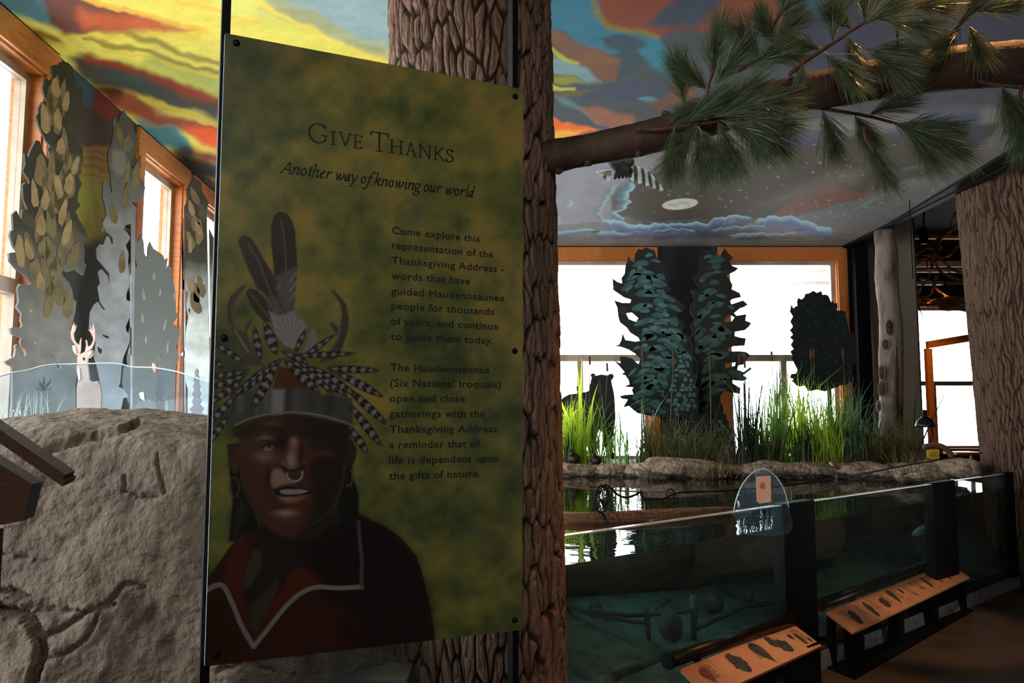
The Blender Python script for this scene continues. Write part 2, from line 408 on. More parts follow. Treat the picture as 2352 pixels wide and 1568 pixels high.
struct(MB().box((2.3, 6.5, -.05), (17.6, 26, .1)).build('floor', M['floor']))
# painted dropped ceiling: one grid, its colours are the mural plus some window light
xs = np.arange(-3.45, 4.66, 0.0125); ys = [3.4]
while ys[-1] < YB: ys.append(ys[-1] + 0.0085 * (ys[-1] / 4.0) ** 1.3)
ys[-1] = YB; ys = np.array(ys)
GX, GY = np.meshgrid(xs, ys, indexing='ij')
P = np.stack([GX.ravel(), GY.ravel(), np.full(GX.size, ZC)], 1)
PX, PY = project(P)
c = Canvas(PX, PY, (96, 94, 94))
A = lambda pts: crop(0, 0, 2.8, pts)
c.warp(16, 60, 3)
# sunset side
c.poly([(-400, -400), (900, -400), (900, 420), (520, 430), (-400, -100)], (228, 202, 92), 4)
c.poly([(440, -60), (1000, -100), (1000, 130), (515, 40)], (222, 208, 110), 31)
c.poly([(350, 120), (560, 180), (560, 260), (430, 200), (330, 150)], (178, 172, 88), 22)
c.poly([(-300, -200), (100, -60), (140, 55), (60, 50), (-10, 20)], (84, 120, 132), 13)
c.poly([(100, -20), (200, 5), (300, 30), (372, 62), (330, 78), (215, 82), (150, 72), (110, 45)], (112, 66, 58), 10)
c.poly([(180, 25), (350, 48), (450, 80), (300, 82), (200, 70)], (192, 90, 56), 14.5)
c.stroke([(150, -8), (300, 32), (470, 78)], (240, 170, 60), 7, 4)
c.stroke([(150, 80), (300, 90), (450, 82)], (226, 190, 70), 6, 4)
c.stroke([(400, 0), (515, 32), (600, 60)], (238, 178, 62), 10, 6, .8)
c.stroke([(300, 86), (420, 120), (520, 150)], (142, 118, 52), 14, 5, .85)
c.stroke([(190, 88), (300, 112), (400, 140), (520, 172)], (140, 108, 44), 10, 4, .8)
c.stroke([(200, 100), (330, 135), (520, 185)], (232, 180, 60), 5, 3, .7)
c.poly([(155, 132), (200, 128), (290, 146), (350, 172), (430, 200), (510, 232), (510, 285), (440, 248), (370, 250), (330, 222), (262, 216), (215, 200), (172, 166)], (70, 62, 52), 13)
c.poly([(180, 128), (245, 132), (340, 172), (420, 196), (500, 226), (510, 244), (420, 216), (330, 186), (250, 156), (190, 140)], (146, 50, 28), 10)
c.poly([(235, 155), (330, 180), (400, 225), (330, 215), (250, 190)], (62, 70, 66), 16)
c.poly([(215, 205), (320, 220), (360, 258), (440, 268), (510, 290), (510, 345), (420, 305), (335, 280), (275, 255)], (146, 70, 46), 13)
c.poly([(318, 218), (350, 240), (430, 242), (472, 274), (510, 290), (470, 289), (432, 262), (385, 258), (345, 250)], (208, 172, 64), 5.5)
c.poly([(420, 290), (510, 300), (510, 340), (465, 332), (438, 312)], (226, 84, 34), 13)
c.poly([(320, 272), (400, 292), (445, 348), (430, 362), (372, 332), (330, 300)], (76, 122, 134), 10)
c.poly([(395, 345), (510, 372), (520, 420), (450, 402), (410, 376)], (68, 72, 76), 13)
c.poly([(440, 345), (515, 350), (515, 372), (470, 368)], (128, 60, 46), 11.5)
c.poly([(560, -30), (1000, -60), (1000, 120), (885, 112), (760, 72), (640, 30)], (150, 166, 172), 16)
c.poly([(620, -20), (760, 50), (890, 105), (890, 135), (740, 85), (600, 20)], (166, 160, 120), 16)
c.stroke([(590, 10), (740, 90), (890, 145)], (236, 200, 84), 10, 6)
# dusk side, seen right of the near trunk
B = lambda pts: crop(1260, 0, 2.8, pts)
c.poly(B([(-600, -600), (3000, -600), (3000, 700), (1500, 760), (560, 800), (320, 830), (40, 900), (-600, 900)]), (76, 78, 84), 6)
c.poly(B([(-200, -200), (280, -200), (345, 60), (350, 130), (560, 220), (700, 262), (680, 360), (640, 440), (560, 340), (440, 370), (300, 340), (180, 260), (120, 215), (-200, 150)]), (62, 116, 138), 7)
c.poly(B([(330, 235), (480, 218), (610, 290), (580, 430), (480, 470), (385, 400), (440, 345), (350, 310)]), (66, 78, 88), 8)
c.poly(B([(280, -300), (1100, -300), (1500, -100), (1512, 60), (1300, 235), (900, 180), (700, 262), (520, 205), (370, 150), (330, 50)]), (132, 68, 50), 8)
c.poly(B([(690, 120), (900, -100), (1180, -60), (1060, 60), (920, 165), (750, 205), (640, 170)]), (66, 72, 88), 12)
c.stroke(B([(270, -60), (330, 90), (400, 160), (560, 215), (700, 262)]), (136, 122, 54), 12, 7, .8)
c.poly(B([(30, 190), (180, 250), (330, 330), (455, 400), (440, 505), (330, 490), (180, 395), (100, 320), (30, 290)]), (126, 86, 66), 6)
c.poly(B([(20, 300), (190, 380), (185, 398), (110, 385), (30, 335)]), (182, 170, 58), 4)
c.poly(B([(20, 345), (200, 405), (365, 502), (260, 512), (100, 470), (20, 450)]), (126, 148, 152), 6)
c.poly(B([(20, 470), (120, 480), (250, 515), (415, 508), (300, 538), (150, 532), (20, 525)]), (146, 138, 56), 5)
c.poly(B([(220, 525), (500, 500), (780, 560), (700, 600), (500, 640), (200, 640), (20, 635), (20, 585)]), (72, 76, 94), 8)
c.poly(B([(10, 542), (172, 562), (165, 582), (20, 580)]), (196, 180, 64), 4)
c.poly(B([(30, 600), (180, 580), (330, 575), (180, 625), (30, 640)]), (104, 92, 60), 6)
c.poly(B([(560, 330), (640, 440), (760, 500), (850, 600), (1010, 560), (1000, 480), (900, 380), (760, 300), (690, 265)]), (62, 120, 142), 9)
c.poly(B([(565, 622), (640, 612), (692, 640), (620, 656)]), (84, 144, 160), 4)
c.poly(B([(880, 330), (1010, 500), (940, 660), (700, 705), (600, 645), (760, 620)]), (112, 76, 60), 10)
c.poly(B([(20, 630), (200, 728), (320, 800), (400, 806), (540, 782), (440, 742), (200, 702), (120, 640)]), (96, 122, 130), 7)
c.poly(B([(190, 702), (330, 690), (540, 740), (560, 790), (400, 806), (300, 792)]), (150, 94, 72), 6)
c.poly(B([(10, 770), (180, 810), (322, 832), (200, 880), (10, 920)]), (246, 110, 30), 4)
c.poly(B([(10, 840), (120, 842), (250, 852), (100, 890), (10, 900)]), (250, 176, 60), 5)
c.poly([(1760, -200), (2500, -200), (2500, 200), (1900, 170), (1740, 90)], (66, 66, 80), 16)
c.poly([(1800, -30), (1900, -60), (1930, 20), (1860, 20)], (60, 96, 112), 8)
c.poly([(1700, -60), (1800, 20), (1790, 80), (1700, 40)], (138, 76, 48), 9)
# night side below the branch
c.warp(8, 40, 9)
c.poly([(1100, 360), (1300, 335), (1560, 300), (2400, 240), (2600, 700), (1100, 700)], (126, 120, 119), 18)
c.poly([(1100, 345), (1500, 375), (1440, 430), (1400, 520), (1400, 600), (1100, 600)], (152, 148, 158), 16)  # this tone and the base above are lightened to stand for window light
c.poly([(1440, 412), (1560, 380), (1760, 330), (2300, 280), (2200, 380), (1900, 470), (1780, 502), (1640, 512), (1500, 515), (1400, 490), (1405, 450)], (88, 80, 70), 8)
c.poly([(1760, 500), (1890, 425), (2010, 440), (1960, 462), (1790, 512)], (134, 88, 72), 7)
c.poly([(1740, 470), (1900, 400), (2000, 385), (1960, 420), (1800, 470)], (128, 116, 102), 16, .8)
c.poly([(2040, 300), (2140, 255), (2250, 250), (2260, 330), (2150, 345)], (84, 88, 112), 12, .8)
c.poly([(1700, 340), (1860, 300), (1960, 300), (1840, 345)], (92, 94, 122), 10, .7)
c.poly([(1100, 520), (1600, 505), (1760, 512), (1960, 462), (2165, 405), (2400, 390), (2400, 700), (1100, 700)], (128, 126, 126), 3)
c.poly([(1420, 512), (1700, 505), (1790, 560), (1400, 562)], (80, 82, 90), 9)
c.poly([(1100, 540), (1400, 545), (1800, 550), (2000, 545), (2000, 700), (1100, 700)], (150, 152, 154), 7, .7)
c.warp(5, 30, 12)
def cloud(path, h, rim, body, bump=5, bl=26, seed=0, a=.95, vert=False, side=1):
    """painted cloud bank: crisp scalloped bright edge, melting away behind it"""
    A_, B_ = (c.WY, c.WX) if vert else (c.WX, c.WY)
    q_ = [(y, x) for x, y in path] if vert else path
    q_ = sorted(catmull(q_, 4)); s0, s1 = q_[0][0], q_[-1][0]
    idx = np.nonzero((A_ > s0) & (A_ < s1))[0]; s = A_[idx]; t = B_[idx]
    e = np.interp(s, [p[0] for p in q_], [p[1] for p in q_])
    e = e - side * bump * np.abs(np.sin((s + 9 * fbm(s / 20, s * 0 + seed, 2, seed)) / bl * math.pi)) - side * bump * .4 * np.abs(np.sin(s / bl * 7.3))
    dd = (t - e) * side; end = smooth(0, 12, s - s0) * smooth(0, 12, s1 - s)
    hh = h * (.6 + .8 * fbm(s / 30, s * 0 + 5, 2, seed + 3))
    m_ = smooth(-1.5, .8, dd) * (1 - smooth(hh * .35, hh, dd)) * a * end
    k = smooth(0, hh * .45, dd)[:, None]; col = np.array(lin(rim)) * (1 - k) + np.array(lin(body)) * k
    c.C[idx] = c.C[idx] * (1 - m_[:, None]) + col * m_[:, None]
RIM, BOD = (176, 220, 232), (100, 116, 158)
cloud([(1270, 536), (1340, 530), (1420, 534), (1500, 530), (1600, 534)], 22, (150, 196, 216), (110, 118, 140), 3, 60, 1)
cloud([(1380, 505), (1403, 511), (1446, 516), (1500, 519), (1560, 517), (1640, 512), (1700, 504)], 26, RIM, BOD, 4, 44, 2)
cloud([(1500, 532), (1540, 529), (1600, 533)], 12, (150, 196, 216), (84, 92, 120), 3, 30, 7)
cloud([(1630, 508), (1670, 500), (1703, 496), (1728, 508)], 22, RIM, BOD, 4, 38, 3)
cloud([(1730, 512), (1760, 502), (1800, 499), (1830, 505), (1870, 518), (1915, 530)], 30, RIM, (108, 122, 176), 4, 40, 4)
cloud([(1630, 529), (1680, 522), (1735, 520), (1762, 525)], 10, (160, 200, 214), (120, 126, 140), 2, 30, 5)
cloud([(1670, 540), (1724, 537), (1790, 536), (1835, 532)], 12, (160, 200, 212), (130, 134, 142), 2, 36, 6)
cloud([(1780, 548), (1830, 551), (1900, 548)], 10, (160, 178, 180), (132, 136, 138), 2, 40, 8)
cloud([(1452, 414), (1446, 432), (1436, 448), (1441, 464), (1430, 480), (1412, 492), (1440, 512)], 34, (172, 220, 226), (112, 140, 158), 6, 17, 9, .9, True, -1)
cloud([(1418, 420), (1402, 440), (1390, 460), (1376, 490), (1392, 508)], 20, (150, 196, 204), (122, 134, 146), 5, 15, 10, .85, True, -1)
cloud([(1300, 452), (1316, 466), (1304, 482)], 26, (160, 206, 220), (146, 146, 156), 3, 12, 11, .8, True, -1)
cloud([(1276, 494), (1290, 503), (1282, 514)], 14, (170, 214, 222), (146, 146, 156), 2, 10, 12, .8, True, -1)
cloud([(1955, 484), (1985, 472), (2005, 458), (2030, 452)], 18, (140, 162, 162), (112, 116, 122), 3, 16, 13, .8)
cloud([(1885, 488), (1920, 474), (1955, 464)], 14, (122, 142, 146), (108, 112, 116), 3, 20, 14, .7)
cloud([(2060, 392), (2110, 380), (2160, 386)], 14, (118, 128, 140), (112, 112, 116), 3, 20, 15, .7)
c.WX, c.WY = c.X, c.Y
c.poly([(1562 + 41 * math.cos(t * .2094), 468.5 + 12.5 * math.sin(t * .2094) - 4 * math.cos(t * .2094)) for t in range(30)], (226, 226, 208), 1.2)
for dx, dy, r in ((-12, 3, 9), (10, -2, 12), (20, 3, 6), (-22, 2, 6)): c.blob(1562 + dx, 468 + dy, r, 2.5, (176, 178, 168), .8)
rs = random.Random(5)
for k in range(150):
    x, y = rs.uniform(1450, 2180), rs.uniform(330, 505)
    c.blob(x, y, rs.uniform(1.5, 3), rs.uniform(1.2, 2), (216, 200, 170), rs.uniform(.3, .9))
g = (fbm(PX / 40, PY / 14, 4, 31) - .5) + .5 * (fbm(PX / 9, PY / 5, 3, 61) - .5)
c.C *= (1 + .3 * g)[:, None]
M['mural'] = paintmat('ceiling_mural_paint', .8, .2, canvas=.15)
ceil = grid_mesh('ceiling', P, len(xs), len(ys), M['mural'], c.C, smooth=False); struct(ceil)
struct(MB().box((.6, .2, ZC + .06), (8.2, 6.4, .1)).build('ceiling_rear', M['darkroom']))
struct(MB().box((.6, 7.2, ZC + .12), (8.1, 7.7, .08)).build('ceiling_deck', M['darkroom']))
# upper dark ceiling of the neighbouring hall
struct(MB().box((7.7, 6.6, 5.2), (6.3, 20.6, .1)).build('ceiling_high', M['darkroom']))
struct(MB().box((4.62, 3.9, 4.5), (.08, 14.2, 1.25)).build('trim_1', M['black']))
# black fascia beam along the edge of the painted ceiling
b0 = at_z(1958, 572, ZC - .03); b1 = at_z(2196, 432, ZC - .03)
bd = (b1 - b0).normalized()
m = MB(); e0 = b0 - bd * .1; e1 = b1 - bd * -3.2
nn = Vector((bd.y, -bd.x, 0)) * .06
m.hexa([e0 - nn, e0 + nn, e1 + nn, e1 - nn], [p + Vector((0, 0, .24)) for p in (e0 - nn, e0 + nn, e1 + nn, e1 - nn)])
struct(m.build('trim_2', M['black']))

def wall_pieces(name, at, rng, openings, z0, z1, m, th=.2):
    """at(s,z,off) -> point. openings = (s0,s1,za,zb)"""
    o_ = sorted(openings); mb = MB(); s = rng[0]
    def slab(a, b, za, zb):
        if b - a < 1e-3 or zb - za < 1e-3: return
        mb.hexa([at(a, za, 0), at(b, za, 0), at(b, za, -th), at(a, za, -th)], [at(a, zb, 0), at(b, zb, 0), at(b, zb, -th), at(a, zb, -th)])
    for a, b, za, zb in o_:
        slab(s, a, z0, z1); slab(a, b, z0, za); slab(a, b, zb, z1); s = b
    slab(s, rng[1], z0, z1)
    return struct(mb.build(name, m))
def window(num, at, s0, s1, z0, z1, tz, muls, wm, th=.2):
    """frame in the opening, timber casing on the wall face, transom rail, lower mullions, one pane per light"""
    e = bpy.data.objects.new('window_%d' % num, None); link(e); struct(e)
    def bar(a, b, za, zb, o0, o1, name, m):
        mb = MB(); mb.hexa([at(a, za, o0), at(b, za, o0), at(b, za, o1), at(a, za, o1)], [at(a, zb, o0), at(b, zb, o0), at(b, zb, o1), at(a, zb, o1)])
        return mb.build(name, m, e)
    cw = .13
    bar(s0 - cw, s1 + cw, z1, z1 + .17, .03, .0, 'casing', wm); bar(s0 - cw, s0, z0 - .05, z1, .03, 0, 'casing', wm); bar(s1, s1 + cw, z0 - .05, z1, .03, 0, 'casing', wm)
    bar(s0 - cw, s1 + cw, z0 - .1, z0, .08, 0, 'sill', wm)
    # jamb liners
    bar(s0, s1, z1 - .012, z1, 0, -th, 'jamb_liner', wm); bar(s0, s0 + .012, z0, z1 - .012, 0, -th, 'jamb_liner', wm); bar(s1 - .012, s1, z0, z1 - .012, 0, -th, 'jamb_liner', wm)
    fw = .05; i0, i1, k1 = s0 + .012, s1 - .012, z1 - .012
    for a, b, za, zb in ((i0, i1, k1 - fw, k1), (i0, i1, z0, z0 + fw), (i0, i0 + fw, z0 + fw, k1 - fw), (i1 - fw, i1, z0 + fw, k1 - fw)):
        bar(a, b, za, zb, -.08, -.15, 'frame', M['frame'])
    bar(i0 + fw, i1 - fw, tz - .045, tz + .045, -.07, -.15, 'transom_rail', M['frame'])
    cuts = [i0 + fw] + list(muls) + [i1 - fw]
    for q in muls: bar(q - .04, q + .04, z0 + fw, tz - .045, -.07, -.15, 'mullion', M['frame'])
    bar(i0 + fw, i1 - fw, tz + .045, k1 - fw, -.11, -.116, 'pane', M['glass'])
    for a, b in zip(cuts[:-1], cuts[1:]):
        bar(a, b, z0 + fw, tz - .045, -.11, -.116, 'pane', M['glass'])
    return e
bw = lambda s, z, off: Vector((s, YB - off, z))
def bx(px, py=700): return at_y(px, py, YB).x
W_TOP = at_y(1500, 596, YB).z; TR = at_y(1400, 821, YB).z
wins_b = [(bx(1000), bx(1490), .98, W_TOP), (bx(1672), bx(1926), .98, W_TOP)]
wall_pieces('wall_back', bw, (lw(YB, 0).x - .3, bx(1978)), wins_b, 0, ZC + .02, M['dark'])
window(1, bw, *wins_b[0], TR, [bx(1200, 900), bx(1334, 900)], M['woodh'])
window(2, bw, *wins_b[1], TR, [bx(1806, 900)], M['woodh'])
# left wall
def yl(px):
    r = ray(px, 700); t = (LW0 - O).dot(ln) / r.dot(ln); return (O + r * t).y
la = lambda s, z, off: lw(s, z, off)
wl = [(1.6, yl(76), .5, W_TOP - .0), (yl(312), yl(410), .5, W_TOP), (yl(436) + .05, 9.9, .5, W_TOP)]
wall_pieces('wall_left', la, (-4.5, YB + .2), wl, 0, ZC + .02, M['dark'])
window(3, la, *wl[0], TR, [3.4], M['wood']); window(4, la, *wl[1], TR, [], M['wood']); window(5, la, *wl[2], TR, [8.6], M['wood'])
# painted landscape on the pier between the left windows
nu, nv = 120, 300
y0, y1 = yl(76) + .14, yl(312) - .14
U, V = np.meshgrid(np.linspace(0, 1, nu), np.linspace(0, 1, nv), indexing='ij')
pp = np.array([[*lw(y0 + (y1 - y0) * u, .05 + (ZC - .06) * v, .006)] for u, v in zip(U.ravel(), V.ravel())])
px_, py_ = project(pp); c = Canvas(px_, py_, (52, 50, 44)); c.warp(14, 40, 4)
c.poly([(150, 60), (290, 240), (280, 330), (160, 330), (100, 200)], (66, 50, 44), 14)
c.poly([(165, 160), (235, 190), (215, 240), (190, 240)], (58, 80, 88), 8)
c.poly([(215, 205), (280, 240), (262, 280), (225, 262), (210, 240)], (120, 46, 34), 8)
c.poly([(180, 338), (300, 340), (300, 400), (180, 390)], (120, 88, 44), 8)
c.poly([(170, 385), (260, 390), (240, 560), (170, 560)], (116, 104, 40), 12)
c.blob(205, 470, 18, 50, (124, 122, 50), .8); c.poly([(150, 560), (300, 540), (300, 1000), (120, 1000)], (44, 46, 40), 20)
for k in range(9): c.stroke([(170, 345 + 8 * k), (300, 342 + 8 * k)], (86, 66, 34) if k % 2 else (140, 100, 50), 4, 2, .6)
M['piermural'] = paintmat('pier_mural_paint', .8, .2)
o = grid_mesh('trim_3', pp, nu, nv, M['piermural'], c.C); struct(o)
# beige wall and black post at the right end of the window wall
p0, p1 = bx(1988, 800), bx(2109, 800)
struct(MB().box(((p0 + p1) / 2, YB + .1, 2.6), (p1 - p0, .2, 5.2)).build('wall_right', M['beige']))
struct(MB().box(((bx(1956, 750) + p0) / 2, YB - .09, ZC / 2), (p0 - bx(1956, 750), .2, ZC)).build('trim_4', M['black']))
# neighbouring hall beyond
YF = 16.5
fx = lambda px, py=850: at_y(px, py, YF).x
fw_ = lambda s, z, off: Vector((s, YF - off, z))
wins_f = [(fx(2090), fx(2400), .9, at_y(2150, 705, YF).z)]
wall_pieces('wall_far', fw_, (8.02, 11.0), wins_f, 0, 5.2, M['dark'])
window(6, fw_, *wins_f[0], at_y(2150, 880, YF).z, [fx(2148)], M['wood'])
struct(MB().box((10.9, 7.5, 2.6), (.2, 22, 5.3)).build('wall_hall_right', M['darkroom']))
struct(MB().box((2.5, -3.9, 2.6), (16.5, .2, 5.3)).build('wall_rear', M['darkroom']))
m = MB(); ha, hb = Vector((p1, YB + .2, 0)), Vector((8.05, YF, 0)); hn = Vector((.1, -.05, 0))
m.hexa([ha, ha + hn, hb + hn, hb], [p + Vector((0, 0, 5.2)) for p in (ha, ha + hn, hb + hn, hb)]); struct(m.build('wall_hall_left', M['beige']))
# oak door frame in the far hall
t = thing('timber_frame', 'orange-lit oak frame standing before the bright window in the far hall', 'frame', (at_y(2140, 1040, 14).x, 14, 0))
m = MB(); a_, b_ = at_y(2133, 800, 14), at_y(2300, 772, 14)
m.hexa([a_, b_, b_ + Vector((0, .1, 0)), a_ + Vector((0, .1, 0))], [p + Vector((0, 0, .13)) for p in (a_, b_, b_ + Vector((0, .1, 0)), a_ + Vector((0, .1, 0)))]); m.build('head_rail', M['wood'], t)
MB().box((at_y(2143, 920, 14).x - .02, 14.05, a_.z / 2), (.1, .1, a_.z)).build('upright', M['wood'], t)
# steel joists and duct of the far hall
for k, (y, d, th, lab) in enumerate([(545, 12.5, .05, 'topmost pale steel joist under the dark hall ceiling'), (607, 13.5, .09, 'wide pale duct crossing behind the twig tangle'), (622, 14.2, .05, 'second pale joist just below the duct'), (650, 15.4, .07, 'lowest short pale joist above the far window')]):
    z = at_y(2150, y, d).z
    o = MB().box((8.0, d, z), (5.5, .12, th)).build('ceiling_joist', M['white']); tag(o, lab, 'joist')
    if k == 3: o.scale.x = .55; o.location.x = 2.4
# ---------------------------------------------------------------- the hanging display panel
pa = math.radians(65.6); pu = Vector((math.sin(pa), math.cos(pa), 0)); pn = Vector((pu.y, -pu.x, 0))   # pn faces the visitor
pg = at_y(495, 800, 2.2)
cor = [at_plane(x, y, pg, pn) for x, y in ((470, 1530), (1199, 1446), (1202, 205), (517, 76))]   # bl br tr tl
panel = thing('display_panel', 'tall green printed panel titled Give Thanks with a feathered portrait', 'sign', (pg.x, pg.y, cor[0].z))
nu, nv = 400, 760
U, V = np.meshgrid(np.linspace(0, 1, nu), np.linspace(0, 1, nv), indexing='ij'); U = U.ravel()[:, None]; V = V.ravel()[:, None]
q = [np.array(v) for v in cor]
PP = q[0] * (1 - U) * (1 - V) + q[1] * U * (1 - V) + q[2] * U * V + q[3] * (1 - U) * V
px_, py_ = project(PP); c = Canvas(px_, py_, (80, 82, 34))
n1 = fbm(px_ / 85, py_ / 85, 4, 1); n2 = fbm(px_ / 34, py_ / 34, 4, 2); n3 = fbm(px_ / 150, py_ / 150, 3, 3)
k = np.clip(.52 + .75 * (n1 - .5) + .6 * (n2 - .5) + .7 * (n3 - .5), 0, 1)
tr_ = np.clip((px_ - 500) / 700, 0, 1) * .6 + np.clip((500 - np.abs(py_ - 420)) / 500, 0, 1) * .6 - .42
k = np.clip(k + tr_ * .5, 0, 1)
stops = [(0, (46, 58, 36)), (.3, (68, 80, 42)), (.5, (92, 98, 50)), (.68, (112, 112, 56)), (.85, (136, 124, 60)), (1, (150, 130, 62))]
cols = np.array([lin(s[1]) for s in stops])
for ch in range(3): c.C[:, ch] = np.interp(k, [s[0] for s in stops], cols[:, ch])
rr = random.Random(8)
for i in range(46):
    c.blob(rr.uniform(500, 1200), rr.uniform(90, 1350), rr.uniform(7, 22), rr.uniform(7, 22), rr.choice([(92, 60, 34), (64, 84, 84), (110, 80, 40), (58, 78, 62)]), rr.uniform(.25, .6))
for i in range(60):
    c.blob(rr.uniform(490, 1200), rr.uniform(90, 1400), rr.uniform(10, 26), rr.uniform(8, 22), rr.choice([(30, 44, 26), (44, 58, 30), (132, 122, 50), (52, 62, 34)]), rr.uniform(.12, .38))
c.poly([(480, 70), (760, 130), (620, 200), (520, 330), (480, 420)], (36, 48, 28), 60, .5)
c.WX, c.WY = c.X, c.Y
A = lambda pts: crop(470, 460, 2.904, pts)
B = lambda pts: crop(470, 900, 2.347, pts)
def ab(cx, cy, rx, ry, col, a=.9, rot=0, p=1.0): c.blob(470 + cx / 2.347, 900 + cy / 2.347, rx / 2.347, ry / 2.347, col, a, rot, p)
# far antlers, hair, shirt
c.poly(B([(120, 280), (150, 600), (130, 800), (300, 860), (720, 860), (830, 660), (832, 560), (800, 440), (790, 260)]), (24, 22, 18), 3)
sh = B([(-40, 1120), (20, 1000), (130, 840), (215, 755), (330, 760), (520, 900), (700, 860), (830, 655), (900, 690), (960, 715), (1060, 785), (1140, 880), (1170, 960), (1200, 1080), (1232, 1240), (1250, 1400), (1250, 1500), (-60, 1560)])
c.poly(sh, (50, 24, 17), 2)
c.poly(B([(700, 800), (830, 655), (960, 715), (1140, 880), (1200, 1080), (1250, 1500), (1000, 1500), (860, 1400), (800, 1180), (640, 1100), (560, 1050)]), (20, 15, 14), 22)
c.poly(B([(950, 1300), (1100, 1080), (1080, 1250), (980, 1400)]), (40, 18, 18), 20, .7)
c.poly(B([(700, 1240), (790, 1200), (870, 1370), (760, 1380)]), (30, 14, 12), 14, .8)
c.stroke(B([(700, 1230), (780, 1210), (840, 1330)]), (58, 20, 14), 6, 4, .7)
c.poly(B([(260, 620), (300, 780), (200, 1000), (235, 1190), (265, 1350), (400, 1090), (470, 950), (600, 940), (760, 800), (720, 600)]), (30, 26, 22), 6)
c.poly(B([(305, 860), (312, 930), (250, 1050), (212, 1062), (198, 1015), (262, 850)]), (58, 52, 43), 6)
c.poly(B([(245, 1160), (290, 1110), (395, 1005), (402, 1050), (330, 1200), (275, 1310), (240, 1250)]), (56, 48, 38), 7)
c.poly(B([(450, 990), (540, 945), (600, 970), (650, 1045), (510, 1090), (400, 1200), (330, 1290), (262, 1345), (330, 1200), (405, 1080)]), (74, 27, 15), 6)
c.poly(B([(205, 770), (130, 880), (104, 1010), (160, 1130), (240, 1290), (262, 1345), (222, 1150), (190, 1020), (240, 850)]), (70, 28, 17), 6)
c.poly(B([(480, 740), (700, 700), (830, 720), (830, 1030), (640, 1040), (560, 940)]), (22, 17, 15), 14)
c.stroke(catmull(B([(-10, 1085), (50, 1046), (102, 1048), (150, 1140), (200, 1260), (264, 1372)]), 5), (118, 114, 110), 11, 1.6)
c.stroke(catmull(B([(264, 1372), (330, 1290), (430, 1165), (510, 1090), (600, 1052), (720, 1056), (848, 1050)]), 5), (118, 114, 110), 10, 1.6)
c.stroke(B([(845, 1050), (848, 900), (836, 800), (830, 700)]), (70, 68, 66), 8, 1.6)
# face
c.poly(B([(180, 190), (182, 400), (212, 500), (270, 650), (330, 725), (400, 770), (480, 795), (600, 785), (680, 690), (745, 500), (772, 330), (785, 180), (450, 110)]), (68, 43, 31), 4)
c.poly(B([(520, 130), (790, 170), (790, 330), (745, 500), (680, 690), (600, 785), (480, 795), (560, 700), (590, 560), (560, 430), (600, 330), (540, 240)]), (34, 27, 21), 16)
c.poly(B([(130, 295), (168, 290), (190, 320), (186, 400), (176, 440), (150, 432), (134, 380)]), (66, 44, 32), 3)
ab(152, 330, 9, 22, (30, 20, 14), .8); ab(165, 400, 10, 16, (92, 62, 46), .6)
c.poly(B([(765, 270), (800, 265), (822, 310), (810, 380), (784, 408), (766, 380)]), (48, 34, 25), 3)
c.stroke([(470 + (160 + 26 * math.cos(t * .3)) / 2.347, 900 + (512 + 52 * math.sin(t * .3)) / 2.347) for t in range(22)], (70, 66, 46), 3.4, 1)
c.stroke([(470 + (776 + 22 * math.cos(t * .3)) / 2.347, 900 + (460 + 46 * math.sin(t * .3)) / 2.347) for t in range(-3, 8)], (84, 82, 84), 3.4, 1)
ab(320, 150, 120, 26, (80, 54, 40), .7); ab(362, 172, 48, 22, (136, 106, 90), .95)
c.stroke(catmull(B([(285, 238), (305, 205), (350, 192), (410, 205), (446, 240)]), 4), (28, 18, 13), 7, 3)
ab(325, 235, 42, 28, (128, 98, 82), .95); c.stroke(B([(300, 262), (330, 262), (362, 270)]), (30, 18, 13), 3.5, 1.5)
ab(412, 270, 42, 52, (24, 17, 13), .95); c.poly(B([(312, 306), (334, 290), (360, 284), (372, 296), (360, 316), (334, 320)]), (112, 108, 108), 2)
ab(350, 292, 13, 13, (14, 10, 9), 1, 0, 2); c.stroke(catmull(B([(308, 304), (330, 282), (362, 272), (384, 290)]), 4), (18, 11, 9), 4, 1.6)
c.stroke(B([(320, 326), (350, 330), (380, 316)]), (70, 46, 36), 3, 1.6)
ab(318, 350, 58, 32, (122, 96, 84), .95); ab(400, 345, 34, 26, (86, 56, 42), .7); ab(250, 380, 40, 60, (62, 38, 27), .5)
c.poly(B([(455, 258), (480, 246), (500, 256), (508, 300), (498, 350), (505, 400), (488, 420), (452, 416), (446, 380), (452, 320)]), (98, 66, 50), 7)
ab(482, 270, 19, 32, (140, 104, 84), .95); ab(466, 366, 23, 40, (148, 124, 112), 1.0); ab(424, 382, 16, 14, (110, 84, 72), .85); ab(540, 382, 16, 12, (92, 58, 44), .8)
ab(520, 330, 14, 60, (30, 20, 15), .8); c.stroke(B([(410, 402), (440, 420), (480, 424), (540, 404)]), (24, 14, 11), 4, 2)
c.stroke(catmull(B([(560, 290), (590, 272), (640, 270), (676, 290)]), 4), (56, 38, 28), 3.4, 1.6)
ab(600, 284, 18, 9, (62, 54, 44), .8); ab(590, 282, 8, 8, (14, 10, 9), 1)
c.stroke(catmull(B([(540, 236), (600, 206), (680, 220), (720, 250)]), 4), (24, 16, 12), 8, 3)
ab(640, 330, 52, 20, (88, 54, 38), .8); ab(560, 340, 22, 30, (76, 46, 34), .7); ab(640, 200, 70, 22, (52, 36, 27), .6)
c.poly(B([(378, 414), (410, 416), (452, 468), (486, 488), (420, 500), (372, 522), (356, 480), (360, 440)]), (136, 110, 98), 6)
ab(340, 470, 14, 60, (26, 16, 12), .85); ab(300, 440, 30, 50, (74, 46, 33), .7)
c.poly(B([(366, 522), (440, 508), (560, 524), (600, 538), (540, 562), (430, 578), (386, 556)]), (26, 13, 11), 3)
